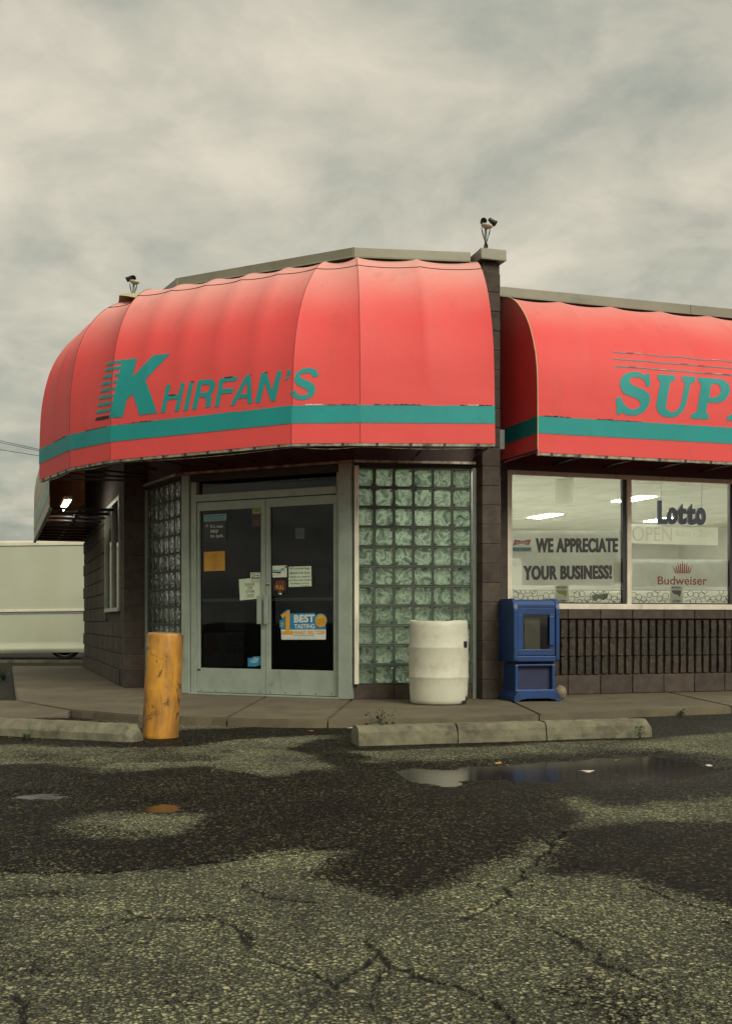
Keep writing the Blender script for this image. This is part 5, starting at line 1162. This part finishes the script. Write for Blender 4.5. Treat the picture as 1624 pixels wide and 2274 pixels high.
for k, (x0_, x1_) in enumerate(((443, 538), (1208, 1295))):
    s = sign('lottery_card', ['state lottery card with olive map below the business banner', 'state lottery card half hidden by the beer banner'][k], 'card', WG, WN + .003, q7((x0_, 818 if k == 0 else 828), (x1_, 818 if k == 0 else 828), (x1_, 935), (x0_, 935)), 'paper_white')
    cxx = (x0_ + x1_) / 2
    lettering('lettering', 'MICHIGAN', WG, WN + .006, q7((x0_ + 14, 824), (x1_ - 14, 824), (x1_ - 14, 838), (x0_ + 14, 838)), 'ink', s, bold=.02)
    polys('map', WG, WN + .006, [q7((x0_ + 12, 850), (x1_ - 10, 850), (x1_ - 12, 870), (x1_ - 20, 895), (cxx + 10, 880), (cxx - 20, 872), (x0_ + 20, 868))], 'print_gold' if k == 0 else 'card_dim', s)
    lettering('lettering', 'LOTTERY', WG, WN + .006, q7((x0_ + 18, 915), (x1_ - 14, 914), (x1_ - 14, 930), (x0_ + 18, 930)), 'ink', s, bold=.03)

# ------------------------------------------------------------------ bollard
bp = ground_px(349, 1640) + Vector((0, .12, 0))
bl = thing('bollard', (0, 0, 0), 'leaning scuffed yellow bollard in front of the entrance', 'bollard'); bl.location = bp
Mb = Matrix.Rotation(R(3.0), 4, 'Y') @ Matrix.Rotation(R(-1.0), 4, 'X')
def bj(i, a, r, z): return r * (1 + .006 * math.sin(3 * a + z * 7)), z
lathe('post', [(.137, -.05), (.137, .02), (.136, .2), (.138, .4), (.136, .6), (.137, .765), (.133, .778), (.124, .784)], 'yellow_paint', bl, 40, Mb, True, bj)
lathe('concrete_fill', [(.122, .778), (.118, .786), (.06, .792), (.01, .794)], 'stop_concrete', bl, 24, Mb)
# ------------------------------------------------------------------ wheel stops
def noise_verts(bm, amp, seed):
    rg = random.Random(seed)
    for v in bm.verts: v.co += Vector((rg.uniform(-amp, amp), rg.uniform(-amp, amp), rg.uniform(-amp, amp) * (v.co.z > .01)))
def stop_piece(name, fr, u0, u1, prof, mat, parent, seed, ends=(False, False), **kw):
    bm = bmesh.new(); k = max(3, int((u1 - u0) / .045)); rings = []
    for j in range(k + 1):
        u = u0 + (u1 - u0) * j / k; sc_ = 1.0; zc = 1.0
        if ends[0] and j == 0 or ends[1] and j == k: sc_, zc = .72, .62
        rings.append([bm.verts.new(fr.p(u, n_ * sc_, z * zc)) for n_, z in prof])
    m_ = len(prof)
    for a, b_ in zip(rings[:-1], rings[1:]):
        for i in range(m_): bm.faces.new((a[i], b_[i], b_[(i + 1) % m_], a[(i + 1) % m_]))
    bm.faces.new(rings[0]); bm.faces.new(rings[-1][::-1]); noise_verts(bm, .0035, seed)
    bmesh.ops.recalc_face_normals(bm, faces=bm.faces)
    return obj(name, from_bm(name, bm), mat, parent, **kw)
prof2 = [(-.10, -.02), (-.098, .06), (-.08, .115), (-.055, .132), (0, .136), (.05, .132), (.075, .118), (.092, .09), (.1, .04), (.1, -.02)]
a, b_ = ground_px(796, 1656), ground_px(1450, 1636); f = fr2(a, b_); f.o = f.o - f.n * .10; Lb = (b_ - a).length
ws = thing('wheel_stop', f.p(Lb / 2, 0, 0), 'rounded concrete wheel stop cracked into three, weeds at one end', 'wheel stop', 'concrete wheel stops')
u1_, u2_ = f.uz(1016, 1640, .1)[0], f.uz(1213, 1635, .1)[0]
for k, (p0, p1) in enumerate(((0, u1_ - .005), (u1_ + .006, u2_ - .005), (u2_ + .006, Lb))):
    child(ws, stop_piece('concrete_piece', f, p0, p1, prof2, 'stop_concrete', None, k, (False, k == 2)))
prof1 = [(-.09, -.02), (-.09, .05), (-.045, .125), (-.005, .128), (.03, .124), (.088, .056), (.092, -.02)]
a, b_ = ground_px(-160, 1624), ground_px(290, 1649); f1_ = fr2(a, b_); f1_.o = f1_.o - f1_.n * .09; L1 = (b_ - a).length
ws1 = thing('wheel_stop', f1_.p(L1 / 2, 0, 0), 'sharp-edged grey concrete wheel stop beside the yellow bollard', 'wheel stop', 'concrete wheel stops')
child(ws1, stop_piece('concrete_piece', f1_, 0, L1, prof1, 'stop_concrete', None, 7, (False, True)))
child(ws1, lathe('anchor_pin', [(.012, .12), (.012, .142), (.009, .146)], 'dark_metal', None, 10, Matrix.Translation(f1_.p(L1 - .22, -.02, 0))))

# ------------------------------------------------------------------ drum
dc = Vector(((973 - CX) / F * 11.22, 11.22, SW))
dr_ = thing('plastic_drum', dc, 'white plastic drum used as a bin against the glass blocks', 'drum')
def dj(i, a, r, z):
    if i >= 15: z += .005 * math.sin(2 * a + 2.2) + .003 * math.sin(5 * a)
    return r * (1 + .004 * math.sin(2 * a + 1)), z
prof = [(.20, .0), (.255, .004), (.272, .02), (.277, .05), (.283, .15), (.286, .245), (.288, .252), (.291, .262), (.291, .270), (.287, .280), (.288, .4), (.287, .535), (.290, .547), (.290, .556), (.286, .566), (.285, .68), (.281, .765), (.276, .802), (.268, .810), (.262, .804), (.262, .74), (.27, .55), (.272, .2), (.25, .03), (.05, .02)]
sh = lathe('shell', prof, 'drum_plastic', dr_, 64, I4, True, dj)
Md = Matrix.Identity(4)
def drum_patch(name, th0, th1, z0, z1, r, mat):
    V_, f_ = [], []
    for k in range(7):
        a = th0 + (th1 - th0) * k / 6; V_ += [(r * math.cos(a), r * math.sin(a), z0), (r * math.cos(a), r * math.sin(a), z1)]
    for k in range(6): f_.append((2 * k, 2 * k + 2, 2 * k + 3, 2 * k + 1))
    return obj(name, raw(name, V_, f_), mat, dr_)
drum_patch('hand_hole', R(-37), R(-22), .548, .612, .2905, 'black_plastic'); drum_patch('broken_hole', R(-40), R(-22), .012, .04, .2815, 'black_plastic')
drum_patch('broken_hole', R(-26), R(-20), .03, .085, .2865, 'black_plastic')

# ------------------------------------------------------------------ newspaper box
nb = ground_px(1190, 1557, SW); NBF = Frame(nb.x, nb.y, 14)
box = thing('newspaper_box', nb, 'blue plastic newspaper box with window door standing under the shop window', 'newspaper box')
def nbx(name, u0, u1, n0, n1, z0, z1, mat, par, bev=.006):
    o = fbox(name, NBF, u0, u1, n0, n1, SW + z0, SW + z1, mat, None, bev); o.parent = par
    o.matrix_parent_inverse = Matrix.Translation(-nb) if par is box else Matrix.Identity(4)
    return o
H = 1.035
# cabinet: side profile with rolled hood, extruded, walls leave a door opening
def cab_side(u0, u1):
    pr_ = [(-.42, .40), (.0, .40), (.012, .42), (.012, H - .105), (.0, H - .06), (-.03, H - .018), (-.07, H), (-.40, H - .005), (-.42, H - .03)]
    bm = bmesh.new(); r0 = [bm.verts.new(NBF.p(u0, n_, SW + z)) for n_, z in pr_]; r1 = [bm.verts.new(NBF.p(u1, n_, SW + z)) for n_, z in pr_]
    bm.faces.new(r0); bm.faces.new(r1[::-1]); k = len(pr_)
    for i in range(k): bm.faces.new((r0[i], r0[(i + 1) % k], r1[(i + 1) % k], r1[i]))
    bmesh.ops.recalc_face_normals(bm, faces=bm.faces); bmesh.ops.bevel(bm, geom=bm.edges[:], offset=.006, segments=2, affect='EDGES')
    o = obj('cabinet_side', from_bm('side', bm), 'blue_plastic', None); o.parent = box; o.matrix_parent_inverse = Matrix.Translation(-nb)
cab_side(-.245, -.205); cab_side(.205, .245)
nbx('cabinet_back', -.205, .205, -.42, -.39, .41, H - .02, 'blue_plastic', box)
nbx('cabinet_floor', -.206, .206, -.41, .006, .401, .455, 'blue_plastic', box)
bm = bmesh.new(); prt = [(-.40, H - .012), (-.07, H - .012), (-.035, H - .03), (-.012, H - .065), (-.012, H - .088), (-.06, H - .088), (-.075, H - .06), (-.40, H - .06)]
r0 = [bm.verts.new(NBF.p(-.206, n_, SW + z)) for n_, z in prt]; r1 = [bm.verts.new(NBF.p(.206, n_, SW + z)) for n_, z in prt]
bm.faces.new(r0); bm.faces.new(r1[::-1])
for i in range(len(prt)): bm.faces.new((r0[i], r0[(i + 1) % len(prt)], r1[(i + 1) % len(prt)], r1[i]))
o = obj('hood', from_bm('hood', bm), 'blue_plastic', None); o.parent = box; o.matrix_parent_inverse = Matrix.Translation(-nb)
dz0, dz1 = .46, H - .095
drn = nbx('door', -.2, .2, -.03, -.004, dz0, dz0 + .062, 'blue_plastic', box, .004)
nbx('door_rail', -.2, .2, -.03, -.004, dz1 - .068, dz1, 'blue_plastic', drn, .004)
nbx('door_stile', -.2, -.138, -.03, -.0045, dz0 + .062, dz1 - .068, 'blue_plastic', drn, .004)
nbx('door_stile', .142, .2, -.03, -.0045, dz0 + .062, dz1 - .068, 'blue_plastic', drn, .004)
hm = nbx('handle', .136, .188, -.002, .014, dz0 + .10, dz1 - .085, 'blue_plastic', drn, .006)
V_ = [NBF.p(u, -.018, SW + z) for u, z in ((-.14, dz0 + .06), (.144, dz0 + .06), (.144, dz1 - .066), (-.14, dz1 - .066))]
o = obj('window_pane', raw('pane', V_, [(0, 1, 2, 3)]), 'glass', None); o.parent = drn; o.matrix_parent_inverse = Matrix.Identity(4)
nbx('display_card', -.085, .085, -.12, -.115, dz0 + .03, dz1 - .10, 'newsprint', box, 0)
nbx('paper_stack', -.085, .085, -.36, -.125, dz0 - .003, dz0 + .09, 'newsprint', box, .004)
# pedestal
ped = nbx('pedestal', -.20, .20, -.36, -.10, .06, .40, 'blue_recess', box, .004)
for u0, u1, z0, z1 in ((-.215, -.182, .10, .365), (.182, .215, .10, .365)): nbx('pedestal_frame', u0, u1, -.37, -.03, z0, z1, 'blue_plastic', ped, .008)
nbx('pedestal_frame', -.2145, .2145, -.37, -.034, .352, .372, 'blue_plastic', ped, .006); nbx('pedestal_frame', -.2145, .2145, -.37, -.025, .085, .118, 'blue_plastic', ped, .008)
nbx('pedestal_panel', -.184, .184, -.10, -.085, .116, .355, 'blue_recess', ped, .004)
# base with hollow feet
bm = bmesh.new()
pr_ = [(-.25, .0), (-.20, .0), (-.175, .022), (-.145, .022), (-.12, .03), (.12, .03), (.145, .022), (.175, .022), (.20, .0), (.25, .0), (.252, .045), (.222, .09), (.205, .105), (-.205, .105), (-.222, .09), (-.252, .045)]
r0 = [bm.verts.new(NBF.p(u, .035, SW + z)) for u, z in pr_]; r1 = [bm.verts.new(NBF.p(u, -.40, SW + z)) for u, z in pr_]
bm.faces.new(r0); bm.faces.new(r1[::-1])
for i in range(len(pr_)): bm.faces.new((r0[i], r0[(i + 1) % len(pr_)], r1[(i + 1) % len(pr_)], r1[i]))
bmesh.ops.recalc_face_normals(bm, faces=bm.faces); bmesh.ops.bevel(bm, geom=[e_ for e_ in bm.edges], offset=.004, segments=1, affect='EDGES')
bs = obj('base', from_bm('base', bm), 'blue_plastic', None); bs.parent = box; bs.matrix_parent_inverse = Matrix.Translation(-nb)
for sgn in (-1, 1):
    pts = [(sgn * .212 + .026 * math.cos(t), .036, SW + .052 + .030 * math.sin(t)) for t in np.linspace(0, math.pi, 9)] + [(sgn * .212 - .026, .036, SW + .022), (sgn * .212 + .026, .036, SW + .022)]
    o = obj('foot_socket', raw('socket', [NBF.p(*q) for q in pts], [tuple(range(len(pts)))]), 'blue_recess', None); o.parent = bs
# stone behind the box
bm = bmesh.new(); bmesh.ops.create_icosphere(bm, subdivisions=3, radius=.075)
rg = random.Random(2)
for v in bm.verts: v.co = Vector((v.co.x * .8, v.co.y * .9, v.co.z * 1.05)) * (1 + .10 * math.sin(9 * v.co.x * 10 + v.co.z * 40) * .4 + rg.uniform(-.04, .04))
o = obj('stone', from_bm('stone', bm, True), 'rock', label='tan stone lying behind the blue newspaper box', cat='stone'); o.location = ground_px(1243, 1556, SW) + Vector((0.0, .22, .07))
o.location = Vector(((1243 - CX) / F * 11.85, 11.85, SW + .068))

# ------------------------------------------------------------------ floodlights on the parapet
def floodlight(base, px_dir, label, heads):
    t = thing('floodlight', base, label, 'floodlight', 'twin floodlights on the parapet')
    def C(o): return child(t, o)
    bx_, by_, bz = base
    C(tube('pole', [(bx_, by_, bz - .05), (bx_, by_, bz + .26)], .014, 'pole_green', None, 10))
    C(obj('junction_box', None) if False else lathe('junction_box', [(.015, -.025), (.035, -.015), (.06, 0), (.06, .015), (.02, .02)], 'lamp_box', None, 20, Matrix.Translation((bx_ + .01, by_, bz + .285)) @ Matrix.Rotation(R(8), 4, 'Y')))
    for (dx_, az, tilt) in heads:
        M = Matrix.Translation((bx_ + dx_, by_, bz + .335)) @ Matrix.Rotation(R(az), 4, 'Z') @ Matrix.Rotation(R(tilt), 4, 'X')
        h = C(lathe('lamp_head', [(.018, -.10), (.038, -.085), (.045, -.03), (.05, .02), (.066, .075), (.060, .074), (.04, .02), (.01, .01)], 'black_plastic', None, 22, M @ Matrix.Rotation(R(90), 4, 'X') @ Matrix.Scale(.52, 4)))
        C(tube('swivel', [(bx_ + dx_ * .55, by_, bz + .295), (bx_ + dx_ * .8, by_, bz + .33), M @ Vector((0, .045, 0))], .008, 'black_plastic', None, 8))
    for sgn in (-1, 1):
        C(tube('lead', [(bx_ + sgn * .045, by_ - .01, bz + .27), (bx_ + sgn * .035, by_ - .02, bz + .21), (bx_ + sgn * .012, by_ - .022, bz + .13), (bx_ - sgn * .016, by_ - .02, bz + .08), (bx_ - sgn * .018, by_ - .02, bz + .03), (bx_ + sgn * .02, by_ - .02, bz - .02)], [.004, .008, .005, .008, .005, .004], 'black_plastic', None, 6))
pz = 4.70
c1_ = PF.p(.09, -.12, 0); floodlight((c1_.x, c1_.y, pz + .0), 0, 'twin floodlight on the masonry pier cap between the awnings', [(-.03, 8, 8), (.07, 118, 25)])
c2_ = Vector(((297 - CX) / F * 14.0, 14.0, 0)); floodlight((c2_.x, c2_.y, 4.62 + .10), 0, 'twin floodlight on the parapet above the beige awning flap', [(-.01, 20, 12), (-.05, -100, 25)])
fbox('pier_riser', Frame(c2_.x, c2_.y, 17.8), -.16, .16, -.2, .05, 4.3, 4.69, 'coping', store)

# ------------------------------------------------------------------ trailer behind the store
TY = 26.5
tr = thing('box_trailer', (-9.4, TY + 1.1, 0), 'white enclosed box trailer parked behind the store', 'trailer')
def T(x, y): k = TY; return ((x - CX) / F * k, CAMZ + (CY - y) / F * k)
xr_, zt = T(250, 1205); xl_ = -13.5; zm = T(0, 1358)[1]; zb_ = T(0, 1450)[1]
FT = Frame(xl_, TY, 0)
tilt = Matrix.Translation((-8.4, TY, zb_)) @ Matrix.Rotation(R(-.75), 4, 'Y') @ Matrix.Translation((8.4, -TY, -zb_))
def tb(name, u0, u1, n0, n1, z0, z1, mat, bev=.0, par=tr):
    o = fbox(name, FT, u0, u1, n0, n1, z0, z1, mat, None, bev); o.data.transform(tilt); return child(tr, o)
Lt = xr_ - xl_
tb('body', 0, Lt, -2.3, 0, zb_ + .22, zt - .02, 'trailer_white', .03)
tb('roof_rail', -.02, Lt, -.10, .025, zt - .075, zt + .005, 'trailer_trim', .012); tb('roof_edge', .02, Lt - .02, -2.2, -.12, zt - .04, zt + .055, 'trailer_trim', .02)
tb('side_rail', 0, Lt, -.05, .035, zm - .01, zm + .045, 'trailer_trim', .01); tb('rail_shadow_gap', 0, Lt, -.05, .012, zm - .06, zm - .012, 'grey_box', .0)
bm = bmesh.new(); rows_ = 9; cols = 60   # dented lower skirt
for j in range(rows_ + 1):
    for i in range(cols + 1):
        u = Lt * i / cols; t = j / rows_; z = zb_ + .30 * t
        dent = .05 * math.exp(-((u - Lt + 2.0) / 1.6) ** 2) * math.sin(math.pi * min(1, t * 1.4)) + (.03 if t < .35 else 0) * 1.0
        bm.verts.new(FT.p(u, .01 + dent * (1 if t < .9 else 0), z))
bm.verts.ensure_lookup_table()
for j in range(rows_):
    for i in range(cols): a = j * (cols + 1) + i; bm.faces.new([bm.verts[q] for q in (a, a + 1, a + cols + 2, a + cols + 1)])
mesk = from_bm('skirt', bm, True); mesk.transform(tilt); o = obj('skirt', mesk, 'trailer_white'); child(tr, o)
wx = T(142, 1450)[0]; wr = .375
Mw = Matrix.Translation((wx, TY + .16, wr)) @ Matrix.Rotation(R(90), 4, 'X')
wh = child(tr, lathe('wheel', [(.29, -.1), (.33, -.11), (.37, -.08), (wr, 0), (.37, .08), (.34, .105), (.31, .10), (.30, .06)], 'tyre', None, 48, Mw))
o = lathe('rim', [(.30, .06), (.306, .09), (.285, .095), (.275, .06), (.24, .03), (.02, .03)], 'rim', wh, 48, Mw)
o.matrix_parent_inverse = Matrix.Identity(4)
for k in range(5):
    a = k * 2 * math.pi / 5 + math.pi / 2; pts = [Mw @ Vector((r_ * math.cos(a), r_ * math.sin(a), .085 - .0 * r_)) for r_ in (.03, .15, .28)]
    tube('spoke', pts, [.035, .026, .03], 'rim', wh, 6)
FK = Frame(-30, 24.3, 0)
bm = bmesh.new(); bm_box(bm, I4, -40, -2.0, 24.3, 24.5, -.05, .055); bmesh.ops.bevel(bm, geom=bm.edges[:], offset=.02, segments=2, affect='EDGES')
obj('far_kerb', from_bm('kerb', bm), 'stop_concrete', kind='structure', label='low concrete kerb beyond the side wall')

# ------------------------------------------------------------------ overhead wires
for k in range(3):
    y0_ = 978 + k * 4 + (k == 2) * 12; y1_ = 991 + k * 3 + (k == 2) * 6; D_ = 45.0; pts = []
    for t in np.linspace(-.8, 1.8, 30):
        x = 0 + 95 * t; y = y0_ + (y1_ - y0_) * t - 1.2 * math.sin(math.pi * t * .4); pts.append(((x - CX) / F * D_, D_ + t * 2, CAMZ + (CY - y) / F * D_))
    tube('power_line', pts, .011, 'black_plastic', None, 5, label='thin dark overhead power line passing behind the red awning', cat='power line', group='overhead power lines')

# ------------------------------------------------------------------ weeds and litter
def weed(p, h, n_, label, seed, grass=False):
    rg = random.Random(seed); t = thing('weed', p, label, 'weed', 'weeds in the joints')
    V_, f_ = [], []; sV, sF = [], []
    for k in range(n_):
        a = rg.uniform(0, 6.28); r_ = rg.uniform(.0, .6) * h; zt_ = rg.uniform(.25, 1) * h
        c = Vector((r_ * math.cos(a), r_ * math.sin(a) * .6, zt_ * (1 - .3 * r_ / h)))
        if grass:
            b_ = len(V_); wd = .004; d = Vector((math.cos(a), math.sin(a), 0)); s_ = Vector((-d.y, d.x, 0)) * wd; o_ = d * rg.uniform(0, .02)
            V_ += [o_ - s_, o_ + s_, o_ + d * h * .2 + Vector((0, 0, zt_ * .6)) + s_ * .7, o_ + d * h * .2 + Vector((0, 0, zt_ * .6)) - s_ * .7, o_ + d * h * .6 + Vector((0, 0, zt_))]
            f_ += [(b_, b_ + 1, b_ + 2, b_ + 3), (b_ + 3, b_ + 2, b_ + 4)]
        else:
            L = rg.uniform(.012, .03); wd = L * .45; d = Vector((rg.uniform(-1, 1), rg.uniform(-1, 1), rg.uniform(-.3, .5))).normalized(); s_ = d.cross(Vector((rg.uniform(-1, 1), rg.uniform(-1, 1), 1))).normalized() * wd; nn = d.cross(s_).normalized() * .004
            b_ = len(V_); V_ += [c, c + d * L * .5 + s_ + nn, c + d * L, c + d * L * .5 - s_ + nn]; f_ += [(b_, b_ + 1, b_ + 2), (b_, b_ + 2, b_ + 3)]
            if k % 3 == 0:
                q = len(sV); e_ = Vector((.0015, 0, 0)); sV += [-e_, e_, c + e_, c - e_]; sF.append((q, q + 1, q + 2, q + 3))
    o = obj('foliage', raw('foliage', V_, f_), 'leaf', t)
    if sV: obj('stem', raw('stem', sV, sF), 'leaf', t)
fw = lambda x, y, z=0.0: tuple(ground_px(x, y, z))
weed(fw(856, 1650), .16, 110, 'leafy weed growing over the front of the cracked wheel stop', 1)
weed((f.p(.22, -.13, 0).x, f.p(.22, -.13, 0).y, 0), .26, 90, 'taller leafy weed rising behind the cracked wheel stop', 2)
weed(fw(1420, 1640), .10, 40, 'thin weed at the rounded end of the cracked wheel stop', 3)
weed(fw(1512, 1590), .07, 36, 'small leafy weed growing at the kerb foot under the shop window', 4)
weed(fw(690, 1612), .06, 30, 'small weed growing at the kerb foot in front of the doors', 5)
weed(fw(560, 1606), .05, 34, 'flat weed growing at the kerb foot near the bollard', 6)
weed(fw(183, 1590), .06, 36, 'weed in the broken corner of the sidewalk', 7)
weed(fw(8, 1510), .22, 120, 'grass tuft in the dark corner beside the sidewalk edge', 8, True)
weed(fw(60, 1642), .07, 60, 'wispy grass along the sharp-edged wheel stop', 9, True)
rg = random.Random(5)
def scrap(p, s_, mat, label, group):
    V_ = []; a = rg.uniform(0, 6.28)
    for k, (x, y) in enumerate(((-1, 0), (-.3, .45), (.6, .4), (1, .05), (.4, -.4), (-.5, -.35))):
        V_.append((s_ * (x * math.cos(a) - y * math.sin(a)), s_ * (x * math.sin(a) + y * math.cos(a)), .003 + rg.uniform(0, .35) * s_))
    bm = bmesh.new(); top = [bm.verts.new(v) for v in V_]; bot = [bm.verts.new((v[0], v[1], v[2] - .0015)) for v in V_]
    bm.faces.new(top); bm.faces.new(bot[::-1])
    for i in range(6): bm.faces.new((top[i], bot[i], bot[(i + 1) % 6], top[(i + 1) % 6]))
    o = obj('fallen_leaf' if mat == 'dry_leaf' else 'paper_scrap', from_bm('scrap', bm), mat, None, None, label, 'leaf' if mat == 'dry_leaf' else 'litter', group); o.location = p
for (x, y) in ((20, 1640), (1105, 1697), (1125, 1700), (1370, 1690), (690, 1625), (300, 1662), (1405, 1753), (540, 1612)):
    scrap(ground_px(x, y) + Vector((0, 0, .002)), rg.uniform(.018, .035), 'dry_leaf', 'dry orange leaf lying on the wet asphalt', 'leaves on the asphalt')
for (x, y) in ((1572, 1702), (1300, 1716), (620, 1606), (830, 1640), (780, 1618)):
    scrap(ground_px(x, y) + Vector((0, 0, .002)), rg.uniform(.02, .05), 'scrap_white', 'pale paper scrap lying on the asphalt near the puddle and kerb', 'paper scraps on the asphalt')
